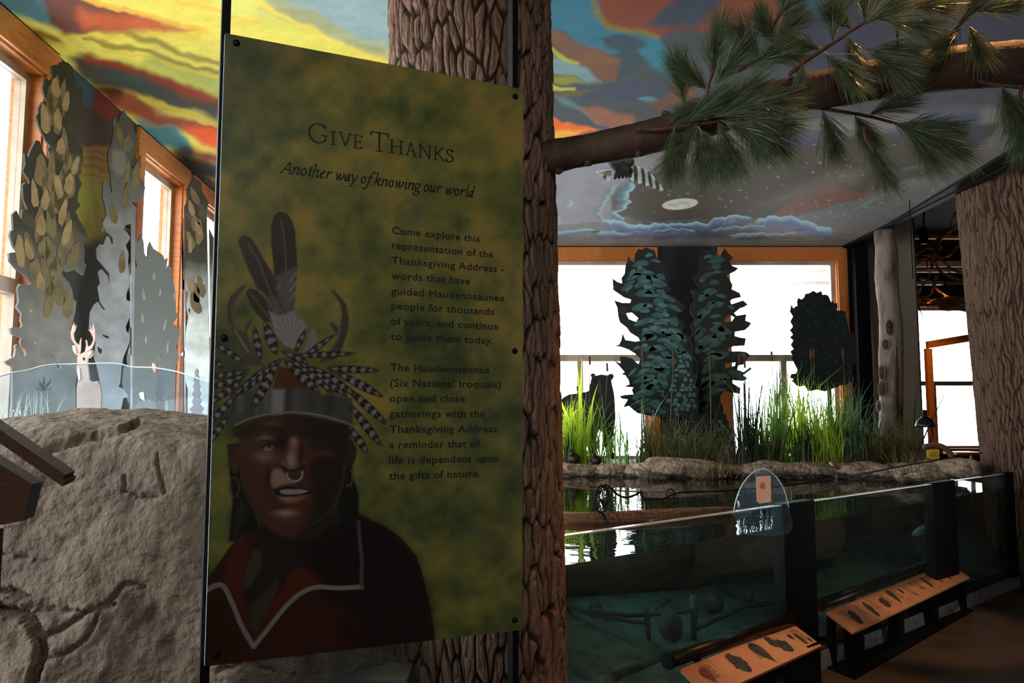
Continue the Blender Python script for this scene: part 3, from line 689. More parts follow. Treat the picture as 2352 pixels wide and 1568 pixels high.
c.poly(B([(404, 530), (440, 524), (530, 526), (560, 534), (520, 548), (440, 552), (412, 546)]), (138, 134, 132), 2)
for t in range(5): c.stroke(B([(425 + t * 24, 526), (424 + t * 24, 550)]), (86, 78, 74), 1.4, .8, .8)
c.poly(B([(392, 560), (440, 572), (520, 560), (560, 556), (500, 594), (440, 598), (412, 584)]), (124, 80, 66), 5); ab(450, 574, 34, 8, (158, 130, 118), .7)
ab(440, 660, 70, 40, (92, 62, 46), .8); ab(438, 652, 50, 17, (150, 126, 112), .95); ab(400, 620, 40, 10, (28, 18, 13), .7)
c.stroke(catmull(B([(752, 370), (745, 480), (705, 600), (650, 670), (560, 720)]), 5), (52, 49, 46), 5, 3.5, .8)
c.stroke(catmull(B([(196, 420), (212, 530), (270, 640), (300, 730)]), 5), (56, 54, 50), 5, 3, .7)
c.stroke(B([(705, 620), (712, 700)]), (46, 44, 42), 8, 4, .6)
c.poly(B([(186, 560), (160, 700), (150, 800), (200, 720), (240, 640)]), (44, 42, 38), 8, .7)
c.stroke([(470 + (485 + 42 * math.cos(t * .32)) / 2.347, 900 + (442 + 40 * math.sin(t * .32)) / 2.347) for t in range(-1, 11)], (140, 140, 142), 4, 1)
# scalp, headband
c.poly(A([(490, 1100), (455, 1270), (560, 1290), (690, 1270), (720, 1230), (600, 1130)]), (78, 42, 24), 5)
c.poly(A([(165, 1300), (200, 1250), (300, 1270), (400, 1330), (450, 1275), (480, 1250), (515, 1248), (560, 1270), (612, 1246), (680, 1256), (760, 1290), (900, 1310), (985, 1320), (990, 1500), (900, 1470), (760, 1432), (600, 1416), (430, 1428), (300, 1455), (185, 1515), (165, 1560)]), (66, 66, 65), 2.5)
for x, w_, cc in ((490, 22, (138, 138, 136)), (240, 12, (92, 90, 88)), (350, 10, (84, 84, 82)), (560, 6, (50, 50, 50)), (620, 14, (84, 84, 84)), (420, 14, (96, 95, 93)), (720, 10, (58, 58, 58)), (840, 16, (50, 48, 46)), (190, 8, (56, 54, 52))):
    c.poly(A([(x - w_ * 2, 1262), (x + w_ * 2, 1262), (x + w_ * 1.4, 1424), (x - w_ * 2.2, 1428)]), cc, 6, .75)
c.stroke(catmull(A([(200, 1502), (300, 1455), (430, 1426), (600, 1413), (760, 1430), (900, 1466), (985, 1500)]), 5), (122, 120, 116), 3.4, 1.3)
c.poly(A([(190, 1515), (300, 1462), (430, 1436), (600, 1424), (900, 1478), (980, 1510), (985, 1560), (180, 1580)]), (38, 26, 18), 5, .7)
# antlers
c.poly(A([(270, 562), (276, 575), (225, 640), (192, 710), (180, 785), (210, 850), (240, 872), (266, 868), (272, 820), (300, 800), (330, 793), (305, 825), (283, 880), (300, 960), (345, 1040), (400, 1100), (250, 1100), (228, 960), (186, 880), (152, 800), (150, 715), (178, 640), (222, 585)]), (78, 66, 52), 2.5)
c.stroke(catmull(A([(205, 870), (240, 930), (290, 1010)]), 4), (128, 116, 106), 5, 3, .8); c.stroke(catmull(A([(180, 640), (160, 720), (170, 800)]), 4), (58, 48, 38), 5, 3, .8)
c.poly(A([(842, 600), (858, 600), (910, 645), (948, 700), (962, 790), (955, 870), (920, 980), (880, 1060), (760, 1080), (840, 990), (885, 905), (850, 850), (832, 818), (852, 816), (892, 850), (908, 830), (916, 760), (904, 690), (870, 640)]), (66, 60, 52), 2.5)
c.stroke(catmull(A([(900, 860), (880, 930), (830, 1010)]), 4), (112, 106, 98), 5, 3, .8)
# upright feathers
def quill(pts, rach, tip, low, y_low):
    c.poly(pts, tip, 2)
    xs_ = [p[0] for p in pts]; ys_ = [p[1] for p in pts]
    c.stroke(catmull(rach, 4), (104, 92, 82), 2.6, 1.2)
quill(A([(275, 612), (300, 585), (345, 598), (410, 660), (450, 720), (470, 810), (400, 812), (350, 762), (300, 690)]), A([(300, 610), (370, 700), (440, 800)]), (50, 46, 38), None, 0)
quill(A([(222, 275), (238, 240), (270, 230), (312, 250), (352, 312), (400, 400), (450, 480), (486, 560), (510, 730), (445, 710), (400, 622), (350, 582), (300, 480), (258, 380)]), A([(288, 290), (370, 430), (430, 590), (500, 780)]), (56, 48, 41), None, 0)
c.poly(A([(470, 640), (510, 700), (500, 780), (430, 720), (400, 640)]), (92, 86, 84), 7, .8)
quill(A([(500, 70), (548, 88), (582, 132), (604, 200), (612, 320), (620, 440), (604, 620), (592, 750), (540, 760), (500, 700), (470, 560), (458, 420), (443, 280), (442, 170), (462, 100)]), A([(510, 130), (535, 300), (548, 560), (560, 820)]), (52, 43, 38), None, 0)
c.poly(A([(470, 510), (530, 480), (612, 440), (606, 600), (592, 750), (540, 760), (500, 680)]), (96, 92, 92), 7, .75)
for a_, b_ in (((575, 600), (608, 545)), ((572, 540), (612, 480)), ((485, 590), (500, 570)), ((570, 660), (600, 620))): c.stroke(A([a_, b_]), (132, 128, 128), 5, 3, .7)
c.poly(A([(425, 735), (500, 770), (540, 760), (600, 730), (626, 790), (655, 795), (690, 850), (672, 900), (640, 940), (600, 990), (530, 965), (480, 900), (450, 810)]), (134, 126, 132), 3)
c.poly(A([(705, 870), (722, 855), (748, 875), (746, 960), (690, 1000), (650, 1015), (690, 930)]), (122, 120, 120), 3)
for k in range(16):
    a_ = -1.35 + k * .13; c.stroke(A([(575, 950), (575 + 190 * math.sin(a_) * .75, 950 - 190 * math.cos(a_))]), (104, 98, 102) if k % 2 else (156, 148, 152), 1.6, 1, .6)
# barred feathers, back to front
for p, q_, w in [((330, 835), (372, 1070), 80), ((400, 810), (480, 1030), 110), ((60, 945), (270, 1090), 70), ((875, 890), (640, 1060), 62), ((680, 850), (600, 1020), 60),
        ((300, 1140), (10, 1180), 60), ((290, 1160), (20, 1260), 70), ((270, 1190), (10, 1370), 74), ((220, 1290), (20, 1500), 74), ((170, 1420), (10, 1640), 70), ((20, 1000), (130, 1130), 60),
        ((540, 1040), (1015, 1020), 62), ((800, 1120), (1168, 1135), 74), ((870, 1140), (1194, 1312), 90), ((940, 1240), (1214, 1492), 90), ((960, 1350), (1180, 1640), 90), ((960, 1500), (1090, 1690), 80),
        ((700, 1100), (1010, 1300), 90), ((600, 1060), (960, 1315), 84), ((520, 1050), (190, 1310), 96), ((500, 1060), (310, 1400), 100), ((560, 1050), (870, 1290), 74), ((520, 1050), (770, 1290), 96), ((470, 1060), (160, 1330), 50), ((505, 1000), (700, 1090), 60)]:
    a_ = A([p, q_]); c.feather(a_[0], a_[1], w / 2.9, light=(126, 123, 126), nb=max(3, math.hypot(q_[0] - p[0], q_[1] - p[1]) / 62))
c.C *= (1 + .10 * (fbm(px_ / 5, py_ / 5, 2, 77) - .5))[:, None]
M['print'] = paintmat('panel_print', .38, .35)
M['panel_edge'] = mat('clear_acrylic_edge', [(214, 236, 234), (226, 244, 242)], .15, 8, spec=.8)
front = grid_mesh('printed_face', PP, nu, nv, M['print'], c.C, smooth=False, parent=panel)
bk = -pn * .020
mb = MB(); f4 = [v - pn * .0006 for v in cor]; b4 = [v + bk for v in cor]
mb.hexa(b4, f4); mb.build('acrylic_board', M['panel_edge'], panel)
def pq(x, y, off=.0): return at_plane(x, y, pg + pn * off, pn)
# screws
for x, y in ((543, 99), (1183, 222), (515, 776), (1182, 806), (1182, 1423), (497, 1503)):
    R3 = Matrix((pu, Vector((0, 0, 1)), pn)).transposed()
    MB().lathe(pq(x, y, 0), [(.0095, 0), (.0095, .003), (.006, .006), (.002, .0065)], 16, R3).build('screw', M['screw'], panel, True)
# posts
poles = thing('panel_post', 'black square post behind the left edge of the green panel', 'post', (pq(525, 40, -.05).x, pq(525, 40, -.05).y, 0))
def post(px, w, m, par, name='post'):
    p = pq(px, 700, -.045); return MB().box((p.x, p.y, ZC / 2), (w, .04, ZC), math.pi / 2 - pa).build(name, m, par)
bpy.data.objects.remove(poles)
po = post(497, .024, M['black'], None, 'panel_post'); tag(po, 'black square post behind the left edge of the green panel', 'post')
po2 = post(1178, .02, M['black'], None, 'panel_post'); tag(po2, 'black square post behind the right edge of the green panel', 'post')
# ---- lettering
M['ink'] = mat('dark_ink', [(27, 28, 22), (34, 34, 26)], .5, 10)
def line_frame(xl, yl, xr, yr):
    a = pq(xl, yl, .0012); b = pq(xr, yr, .0012); return a, (b - a)
def sans(txt, xl, yl, xr, yr, cap):
    cu = bpy.data.curves.new('t', 'FONT'); cu.body = txt; cu.offset = .014; cu.space_character = 1.06; cu.resolution_u = 3
    t = bpy.data.objects.new('t', cu); C.collection.objects.link(t); dg = bpy.context.evaluated_depsgraph_get()
    me = bpy.data.meshes.new_from_object(t.evaluated_get(dg)); bpy.data.objects.remove(t)
    co = np.array([v.co[:] for v in me.vertices]); x0, x1 = co[:, 0].min(), co[:, 0].max()
    a, d = line_frame(xl, yl, xr, yr); L = d.length; u = d / L
    s = L / (x1 - x0); sy = cap / .73
    for v in me.vertices: v.co = a + u * ((v.co.x - x0) * s) + Vector((0, 0, 1)) * (v.co.y * sy)
    me.materials.clear(); me.materials.append(M['ink']); o = bpy.data.objects.new('text_line', me); link(o)
    o.parent = panel; o.matrix_parent_inverse = Matrix.Translation(parent_loc(panel)).inverted()
T1 = lambda l: [(880 + a / 4.9, 500 + b / 4.9) for a, b in l]
T2 = lambda l: [(880 + a / 4.9, 810 + b / 4.9) for a, b in l]
CAP = (pq(905, 500) - pq(905, 517.3)).length
for txt, l in [("Come explore this", T1([(100, 177), (1088, 275)])), ("representation of the", T1([(97, 345), (1240, 450)])), ("Thanksgiving Address -", T1([(95, 514), (1360, 617)])),
               ("words that have", T1([(92, 685), (978, 750)])), ("guided Haudenosaunee", T1([(90, 860), (1367, 940)])), ("people for thousands", T1([(92, 1025), (1250, 1095)])),
               ("of years, and continue", T1([(85, 1198), (1295, 1260)])), ("to guide them today.", T1([(83, 1370), (1235, 1420)])),
               ("The Haudenosaunee", T2([(80, 202), (1197, 230)])), ("(Six Nations/ Iroquois)", T2([(78, 378), (1325, 395)])), ("open and close", T2([(72, 550), (920, 555)])),
               ("gatherings with the", T2([(70, 725), (1147, 725)])), ("Thanksgiving Address,", T2([(75, 900), (1312, 893)])), ("a reminder that all", T2([(65, 1075), (1085, 1060)])),
               ("life is dependent upon", T2([(65, 1250), (1300, 1225)])), ("the gifts of nature.", T2([(65, 1425), (1093, 1395)]))]:
    sans(txt, l[0][0], l[0][1], l[1][0], l[1][1], CAP)
# pen-drawn roman and italic letters: strokes in a box 0..1 wide, units of height
def hull(pts):
    pts = sorted(set((round(a, 6), round(b, 6)) for a, b in pts))
    def half(ps):
        h = []
        for p in ps:
            while len(h) > 1 and (h[-1][0] - h[-2][0]) * (p[1] - h[-2][1]) - (h[-1][1] - h[-2][1]) * (p[0] - h[-2][0]) <= 0: h.pop()
            h.append(p)
        return h
    a = half(pts); b = half(pts[::-1]); return a[:-1] + b[:-1]
def pen(mb, strokes, put, w, th, ang):
    nx, ny = math.cos(ang) * w / 2, math.sin(ang) * w / 2; tx, ty = -math.sin(ang) * th / 2, math.cos(ang) * th / 2
    off = [(a * nx + b * tx, a * ny + b * ty) for a in (-1, 1) for b in (-1, 1)]
    for st in strokes:
        for p, q_ in zip(st[:-1], st[1:]):
            h = hull([(p[0] + dx, p[1] + dy) for dx, dy in off] + [(q_[0] + dx, q_[1] + dy) for dx, dy in off])
            mb.add([put(*v) for v in h], [tuple(range(len(h)))])
S = lambda *p: catmull(p, 5)
def arc(cx, cy, rx, ry, a0, a1, n=14): return [(cx + rx * math.cos(math.radians(a0 + (a1 - a0) * k / n)), cy + ry * math.sin(math.radians(a0 + (a1 - a0) * k / n))) for k in range(n + 1)]
ser = lambda x, y, w=.14: [(x - w, y), (x + w, y)]
ROMAN = {  # x in units of height
 'G': (.95, [arc(.5, .5, .45, .5, 62, 318, 22), [(.84, .14), (.84, .42)], [(.66, .42), (.96, .42)], [(.80, .96), (.80, .78)], [(.71, .94), (.80, .86)]]),
 'I': (.36, [[(.18, 0), (.18, 1)], ser(.18, .01, .15), ser(.18, .99, .15)]),
 'V': (.95, [[(.12, 1), (.5, .02)], [(.5, .02), (.85, 1)], ser(.12, .99, .12), ser(.85, .99, .11)]),
 'E': (.66, [[(.17, 0), (.17, 1)], [(.02, .99), (.6, .99)], [(.6, .99), (.61, .84)], [(.17, .53), (.5, .53)], [(.5, .60), (.5, .45)], [(.02, .01), (.6, .01)], [(.6, .01), (.65, .18)]]),
 'T': (.9, [[(.45, 0), (.45, 1)], [(.04, .98), (.86, .98)], [(.04, .98), (.02, .82)], [(.86, .98), (.89, .82)], ser(.45, .01, .16)]),
 'H': (.96, [[(.18, 0), (.18, 1)], [(.78, 0), (.78, 1)], [(.18, .52), (.78, .52)], ser(.18, .01), ser(.18, .99), ser(.78, .01), ser(.78, .99)]),
 'A': (.95, [[(.12, 0), (.45, 1)], [(.45, 1), (.82, 0)], [(.24, .36), (.7, .36)], ser(.12, .01, .12), ser(.82, .01, .14)]),
 'N': (1.0, [[(.15, 0), (.15, 1)], [(.15, .98), (.85, .02)], [(.85, 0), (.85, 1)], ser(.15, .01, .13), [(.02, .99), (.16, .99)], ser(.85, .99, .13)]),
 'K': (.92, [[(.17, 0), (.17, 1)], [(.72, .98), (.2, .48)], [(.32, .58), (.82, .02)], ser(.17, .01), ser(.17, .99), ser(.72, .99, .12), [(.74, .01), (.95, .01)]]),
 'S': (.6, [S((.50, .80), (.40, .96), (.24, .98), (.10, .82), (.16, .64), (.34, .52), (.50, .36), (.50, .16), (.32, .01), (.14, .03), (.05, .22)), [(.5, .96), (.5, .8)], [(.05, .04), (.05, .22)]])}
title = MB(); words = []
for ch, x0, x1, yb, h in [('G', 362, 538, 314, 178), ('I', 565, 610, 332, 122), ('V', 640, 757, 344, 122), ('E', 775, 858, 366, 122), ('T', 937, 1100, 394, 176), ('H', 1114, 1240, 414, 122), ('A', 1262, 1366, 436, 122), ('N', 1384, 1503, 456, 120), ('K', 1526, 1630, 478, 120), ('S', 1642, 1704, 494, 118)]:
    if ch == 'T': words.append(title); title = MB()
    w_, st = ROMAN[ch]; xl, xr = 620 + x0 / 4.055, 620 + x1 / 4.055; sl = .148
    yl_ = 250 + yb / 4.055
    a = pq(xl, yl_ - sl * (xr - xl) / 2, .0012); b = pq(xr, yl_ + sl * (xr - xl) / 2, .0012); top = pq(xl, yl_ - h / 4.055, .0012)
    H_ = (top - pq(xl, yl_, .0012)).length; xm = max(p[0] for s_ in st for p in s_); xn = min(p[0] for s_ in st for p in s_)
    put = lambda x, y, a=a, b=b, H_=H_, xm=xm, xn=xn: a + (b - a) * ((x - xn) / (xm - xn)) + Vector((0, 0, 1)) * (y * H_)
    big = h > 150
    pen(title, st, put, .10 if big else .115, .028, .25)
for w__ in words + [title]: w__.build('title_text', M['ink'], panel, kind='stuff')
ITAL = {
 'A': [[(0, 0), (.72, 1.6)], [(.72, 1.6), (.92, 0)], [(.3, .55), (.85, .55)], [(-.08, .02), (.12, .02)], [(.8, .02), (1.05, .02)]],
 'n': [[(.02, .9), (.14, 1), (.2, .98), (.05, 0)], S((.12, .5), (.4, .92), (.72, 1), (.82, .85), (.68, .12), (.8, .02), (.98, .16))],
 'o': [arc(.5, .5, .42, .5, 0, 360, 18)],
 't': [S((.62, 1.4), (.42, .8), (.28, .2), (.42, .02), (.8, .14)), [(.1, .98), (.95, .98)]],
 'h': [[(.1, 1.72), (.32, 1.82), (.02, 0)], S((.12, .5), (.4, .92), (.72, 1), (.8, .85), (.68, .12), (.8, .02), (.98, .16))],
 'e': [S((.12, .5), (.6, .62), (.88, .82), (.7, 1), (.35, .85), (.08, .42), (.25, .04), (.55, .02), (.85, .2))],
 'r': [[(.05, .88), (.22, 1), (.3, .98), (.08, 0)], S((.2, .5), (.5, .9), (.8, 1.0), (.98, .86))],
 'w': [[(.02, .96), (.12, 1), (.22, 0)], [(.22, 0), (.52, .98)], [(.5, .98), (.58, 0)], S((.58, 0), (.85, .4), (.98, .8), (.9, 1))],
 'a': [S((.82, .98), (.5, 1), (.15, .65), (.08, .2), (.25, .0), (.5, .25), (.78, .8)), S((.88, 1), (.72, .2), (.82, 0), (1, .15))],
 'y': [S((.08, .95), (.2, .98), (.35, .5), (.45, .02)), S((.95, 1), (.85, .55), (.45, -.1), (.12, -.68), (-.02, -.62))],
 'f': [S((.98, 1.62), (.82, 1.78), (.66, 1.5), (.5, .6), (.32, -.4), (.14, -.8), (-.05, -.66)), [(.3, .98), (.8, .98)]],
 'k': [[(.08, 1.72), (.3, 1.82), (.02, 0)], S((.12, .5), (.5, .95), (.8, .98), (.75, .7), (.3, .5)), S((.35, .5), (.6, .1), (.78, 0), (1, .12))],
 'i': [[(.1, .88), (.45, 1), (.55, .98), (.3, .12), (.5, 0), (.95, .15)], [(.7, 1.42), (.74, 1.48)]],
 'g': [arc(.48, .62, .32, .38, 0, 360, 14), [(.75, .9), (1, .98)], S((.4, .25), (.2, .05), (.6, -.1), (.85, -.35), (.5, -.72), (.1, -.62), (.08, -.35), (.4, -.1))],
 'u': [S((.05, .92), (.22, 1), (.2, .7), (.1, .15), (.25, .0), (.5, .2), (.75, .7)), [(.86, 1), (.7, .15), (.82, 0), (1, .15)]],
 'l': [[(.15, 1.72), (.75, 1.82), (.3, .12), (.5, 0), (1, .14)]],
 'd': [S((.72, .98), (.42, 1), (.12, .6), (.08, .18), (.25, .0), (.5, .25), (.72, .8)), [(.72, 1.72), (.94, 1.82), (.68, .12), (.78, 0), (1, .12)]]}
sub = MB()
XH = (pq(900, 400) - pq(900, 415.5)).length
def base(x): return 598 + (x - 150) * .1305
for ch, x0, x1 in [('A', 108, 200), ('n', 215, 278), ('o', 288, 340), ('t', 357, 390), ('h', 397, 458), ('e', 468, 512), ('r', 525, 572), ('w', 612, 690), ('a', 697, 745), ('y', 752, 812), ('o', 848, 893), ('f', 880, 972), ('k', 978, 1036), ('n', 1045, 1098), ('o', 1108, 1150), ('w', 1167, 1243), ('i', 1255, 1278), ('n', 1289, 1343), ('g', 1340, 1404), ('o', 1435, 1478), ('u', 1490, 1540), ('r', 1552, 1598), ('w', 1634, 1708), ('o', 1718, 1762), ('r', 1775, 1816), ('l', 1824, 1845), ('d', 1850, 1898)]:
    xl, xr = 620 + x0 / 4.055, 620 + x1 / 4.055
    a = pq(xl, 250 + base(x0) / 4.055, .0012); b = pq(xr, 250 + base(x1) / 4.055, .0012)
    put = lambda x, y, a=a, b=b: a + (b - a) * x + pu * (y * XH * (.16 if (b - a).length > XH * .3 else .05)) - pu * .05 * XH + Vector((0, 0, 1)) * (y * XH)
    wrel = (b - a).length / XH
    # nib in mixed units: build in metres for an even pen
    put2 = lambda x, y, a=a: a + pu * x + Vector((0, 0, 1)) * y
    st = [[((p[0] * wrel + p[1] * .14 - .07) * XH, p[1] * XH) for p in s_] for s_ in ITAL[ch]]
    pen(sub, st, put2, XH * .21, XH * .07, .6)
sub.build('subtitle_text', M['ink'], panel, kind='stuff')

# ---------------------------------------------------------------- big trunks
def barkmat(name, lo, mid, hi):
    m, nt, out = newmat(name); b = N(nt, 'ShaderNodeBsdfPrincipled'); b.inputs['Roughness'].default_value = .85; b.inputs['Specular IOR Level'].default_value = .25
    a = N(nt, 'ShaderNodeAttribute'); a.attribute_name = 'paint'
    tc = N(nt, 'ShaderNodeTexCoord'); nz = N(nt, 'ShaderNodeTexNoise'); nz.inputs['Scale'].default_value = 45; nz.inputs['Detail'].default_value = 6
    mp = N(nt, 'ShaderNodeMapping'); mp.inputs['Scale'].default_value = (1, 1, .45); nt.links.new(tc.outputs['Object'], mp.inputs[0]); nt.links.new(mp.outputs[0], nz.inputs[0])
    s = N(nt, 'ShaderNodeMath', operation='MULTIPLY_ADD'); s.inputs[1].default_value = .45; nt.links.new(nz.outputs[0], s.inputs[0]); nt.links.new(a.outputs['Fac'], s.inputs[2])
    r = ramp(nt, s.outputs[0], [(.15, lo), (.55, mid), (1.0, hi)]); nt.links.new(r.outputs[0], b.inputs['Base Color'])
    bp = N(nt, 'ShaderNodeBump'); bp.inputs['Strength'].default_value = .7; bp.inputs['Distance'].default_value = .012
    nt.links.new(nz.outputs[0], bp.inputs['Height']); nt.links.new(bp.outputs[0], b.inputs['Normal']); nt.links.new(b.outputs[0], out.inputs[0]); return m
def plates(u, v, nu_, seed):
    """cell plates on a wrapped strip: distance to the crack between plates, and an id per plate"""
    iu = np.floor(u).astype(np.int64); iv = np.floor(v).astype(np.int64); f1 = np.full(u.shape, 9.); f2 = np.full(u.shape, 9.); idd = np.zeros(u.shape)
    for du in (-1, 0, 1):
        for dv in (-1, 0, 1):
            cu_, cv_ = iu + du, iv + dv; w = np.mod(cu_, nu_); a = _h(w, cv_, seed); b2 = _h(w, cv_, seed + 7)
            dd = np.hypot(cu_ + a - u, cv_ + b2 - v); n = dd < f1; f2 = np.where(n, f1, np.minimum(f2, dd)); idd = np.where(n, _h(w, cv_, seed + 13), idd); f1 = np.where(n, dd, f1)
    return f2 - f1, idd
def trunk(name, c0, c1, r0, r1, nth, nz_, m, ku, kz, depth, seed, warp=.9):
    th = np.linspace(0, 2 * np.pi, nth, endpoint=False); z = np.linspace(0, c1[2], nz_)
    T, Z = np.meshgrid(th, z, indexing='ij'); T = T.ravel(); Z = Z.ravel(); t = Z / c1[2]
    cx_ = c0[0] + (c1[0] - c0[0]) * t; cy_ = c0[1] + (c1[1] - c0[1]) * t; r = r0 + (r1 - r0) * t
    ct, st_ = np.cos(T), np.sin(T); a = 3.0 + ct; b = 7.0 + st_
    def ring(k, kz2, sd): return .5 * (fbm(a * k + 3 * b, Z * kz2 + b * .3 * k, 3, sd) + fbm(b * k + 40, Z * kz2 + a * .3 * k + 9, 3, sd + 9))
    w = (ring(3, 3.0, seed) - .5) * warp * 2 + (ring(9, 9, seed + 30) - .5) * warp * .8; w2 = (ring(4, 2.5, seed + 50) - .5) * 1.6
    u = T / (2 * np.pi) * ku + w
    cr, pid = plates(u, Z * kz + w2, ku, seed); cr2, pid2 = plates(u * 2, Z * kz * 2.3 + w2, ku * 2, seed + 99)
    fine = ring(14, 22, seed + 70)
    hgt = smooth(0, .22, cr) * (.62 + .25 * pid) + smooth(0, .3, cr2) * .22 * smooth(.1, .4, cr) + (fine - .5) * .25
    R = r + (hgt - .6) * depth + (ring(1.2, .8, seed + 4) - .5) * .04
    P_ = np.stack([cx_ + ct * R, cy_ + st_ * R, Z], 1)
    return grid_mesh(name, P_, nth, nz_, m, np.stack([np.clip(smooth(0.0, .2, cr) * (.45 + .35 * pid2) + .1 * fine, 0, 1)] * 3, 1), wrap=True)
M['bark'] = barkmat('pine_bark', (20, 15, 12), (78, 58, 47), (134, 106, 90))
M['bark2'] = barkmat('cedar_bark', (30, 22, 17), (74, 54, 42), (106, 82, 66))
YT = 3.4
ct = at_y(1080, 0, YT); cbm = at_y(1102, 1490, YT)
lean = (ct.x - cbm.x) / (ct.z - cbm.z)
x0_ = cbm.x - lean * cbm.z
t1 = trunk('pine_tree', (x0_, YT, 0), (x0_ + lean * ZC, YT, ZC), .348, .350, 760, 760, M['bark'], 56, 5.2, .026, 3)
tag(t1, 'massive brown trunk with deeply furrowed bark directly behind the green panel', 'tree')
tr2 = at_y(2352, 700, 8.1)
t2 = trunk('cedar_tree', (5.30, 8.1, 0), (5.16, 8.1, ZC + .04), .50, .53, 520, 420, M['bark2'], 90, 2.6, .022, 21, 1.8)
tag(t2, 'thick trunk with stringy bark at the far right end of the tank', 'tree')

# ---------------------------------------------------------------- the long pine limb with needle tufts
limb = thing('pine_limb', 'thick pine limb with green needle sprigs reaching right from the big trunk', 'branch', tuple(at_y(1250, 350, 3.35)))
def br(x): return 3.28 - .36 * (x - 1250) / 1100
ctr = [(1215, 366, 42), (1262, 360, 40), (1330, 348, 37), (1400, 334, 38), (1470, 320, 40), (1560, 296, 38), (1650, 270, 38), (1740, 240, 40), (1830, 216, 42), (1920, 200, 46), (2020, 182, 48), (2120, 166, 50), (2220, 154, 52), (2352, 146, 54), (2500, 135, 56), (2640, 125, 56)]
cc = catmull([(a, b, d) for a, b, d in ctr], 5)
rl = random.Random(4)
pts = [at_y(a, b, br(a)) for a, b, d in cc]; rad = [d / F * br(a) * (1 + rl.uniform(-.02, .02)) for a, b, d in cc]
M['limb'] = mat('smooth_pine_bark', [(46, 33, 26), (80, 58, 45), (62, 45, 36)], .75, 9, (1, 1, 1), .5, 60)
MB().tube(pts, rad, 22, jit=.05, seed=2).build('limb', M['limb'], limb, True)
def P3(x, y, dy=0): return at_y(x, y, br(min(x, 2500)) + dy)
for x, y, k in ((1530, 262, 1), (1712, 208, 2), (1350, 375, 3), (1285, 392, 4), (1470, 352, 5), (1838, 165, 6), (2070, 120, 7)):
    MB().blob(P3(x, y, -.03), (.018, .018, .013), 10, 6, .2, k).build('knot', M['limb'], limb, True)
twigs = {'a': [(1812, 172), (1850, 140), (1890, 115), (1935, 85), (1985, 52), (2045, 28), (2110, 8), (2170, -30)],
 'b': [(1462, 296), (1510, 297), (1580, 288), (1660, 276), (1740, 250)], 'c': [(1868, 246), (1930, 256), (1990, 266), (2060, 284), (2120, 300)],
 'd': [(2155, 100), (2200, 60), (2240, 20), (2300, -20)], 'e': [(1690, 165), (1735, 140), (1772, 112), (1776, 62), (1800, 10), (1750, -40)],
 'f': [(1640, 265), (1625, 210), (1638, 165), (1650, 120)], 'g': [(1576, 262), (1572, 236), (1560, 180)], 'h': [(1985, 290), (1990, 320), (2010, 350)],
 'i': [(2352, 200), (2300, 196), (2248, 185)], 'j': [(2345, 200), (2343, 260)], 'k': [(1700, 225), (1712, 205), (1700, 195), (1620, 240)]}
two = {}
for k, pl in twigs.items():
    dy = {'a': -.12, 'e': -.08, 'd': -.12, 'g': .02, 'f': -.05, 'b': -.09, 'c': .02}.get(k, -.06)
    cp_ = catmull(pl, 4); n_ = len(cp_)
    two[k] = MB().tube([P3(a, b, dy) for a, b in cp_], [.0078 * (1 - .6 * i / n_) + .001 for i in range(n_)], 7, jit=.25, seed=5).build('twig', M['twig'], limb, True)
tufts = [('g', (1574, 240), (1543, 112), -.0), ('f', (1632, 175), (1660, 18), -.05), ('f', (1640, 195), (1722, 92), -.06), ('f', (1640, 262), (1770, 168), -.12), ('b', (1578, 284), (1690, 196), -.14), ('b', (1600, 284), (1528, 400), -.1),
 ('b', (1548, 292), (1548, 420), -.1), ('b', (1600, 290), (1622, 436), -.12), ('b', (1604, 290), (1682, 425), -.1), ('b', (1648, 276), (1705, 408), -.1), ('b', (1655, 276), (1806, 336), -.14), ('b', (1640, 268), (1812, 214), -.15), ('b', (1700, 268), (1862, 296), -.12),
 ('b', (1720, 262), (1836, 380), -.08), ('e', (1776, 104), (1742, 26), -.08), ('e', (1778, 100), (1836, 36), -.08), ('e', (1772, 116), (1838, 132), -.1), ('e', (1700, 158), (1850, 96), -.08), ('k', (1690, 246), (1850, 226), -.14), ('a', (1912, 96), (1926, -20), -.12),
 ('a', (1985, 52), (1996, -60), -.12), ('a', (1985, 56), (2080, -6), -.12), ('a', (2020, 44), (2170, 76), -.13), ('a', (1893, 118), (1992, 214), -.16), ('a', (1893, 116), (1798, 92), -.12), ('a', (1846, 146), (1838, 190), -.14), ('a', (1945, 82), (1972, 150), -.15), ('a', (1996, 120), (2096, 182), -.18),
 ('a', (1990, 112), (2120, 128), -.18), ('a', (2085, 14), (2190, 18), -.12), ('d', (2226, 58), (2262, 140), -.12), ('d', (2206, 66), (2150, 118), -.12), ('d', (2200, 56), (2262, -20), -.12), ('d', (2246, 26), (2340, 6), -.12), ('c', (1888, 254), (1930, 376), .02), ('c', (1962, 264), (2010, 336), .02),
 ('h', (1990, 316), (2052, 446), .0), ('c', (2050, 282), (2206, 336), .0), ('c', (2080, 290), (2172, 408), .0), ('c', (1998, 262), (2094, 222), .0), ('c', (2068, 286), (2240, 300), .02), ('j', (2342, 204), (2346, 380), -.06), ('i', (2300, 196), (2340, 300), -.06), ('c', (2100, 300), (2250, 372), .03),
 ('f', (1628, 210), (1560, 150), -.04), ('k', (1640, 235), (1560, 262), -.12), ('e', (1745, 138), (1690, 60), -.06), ('b', (1690, 272), (1760, 360), -.11), ('a', (1960, 70), (1900, 20), -.1), ('e', (1782, 40), (1850, -30), -.08)]
M['needle'] = leafmat('pine_needles', [(60, 72, 54), (104, 116, 84), (80, 94, 68)], .35, .30, 14)
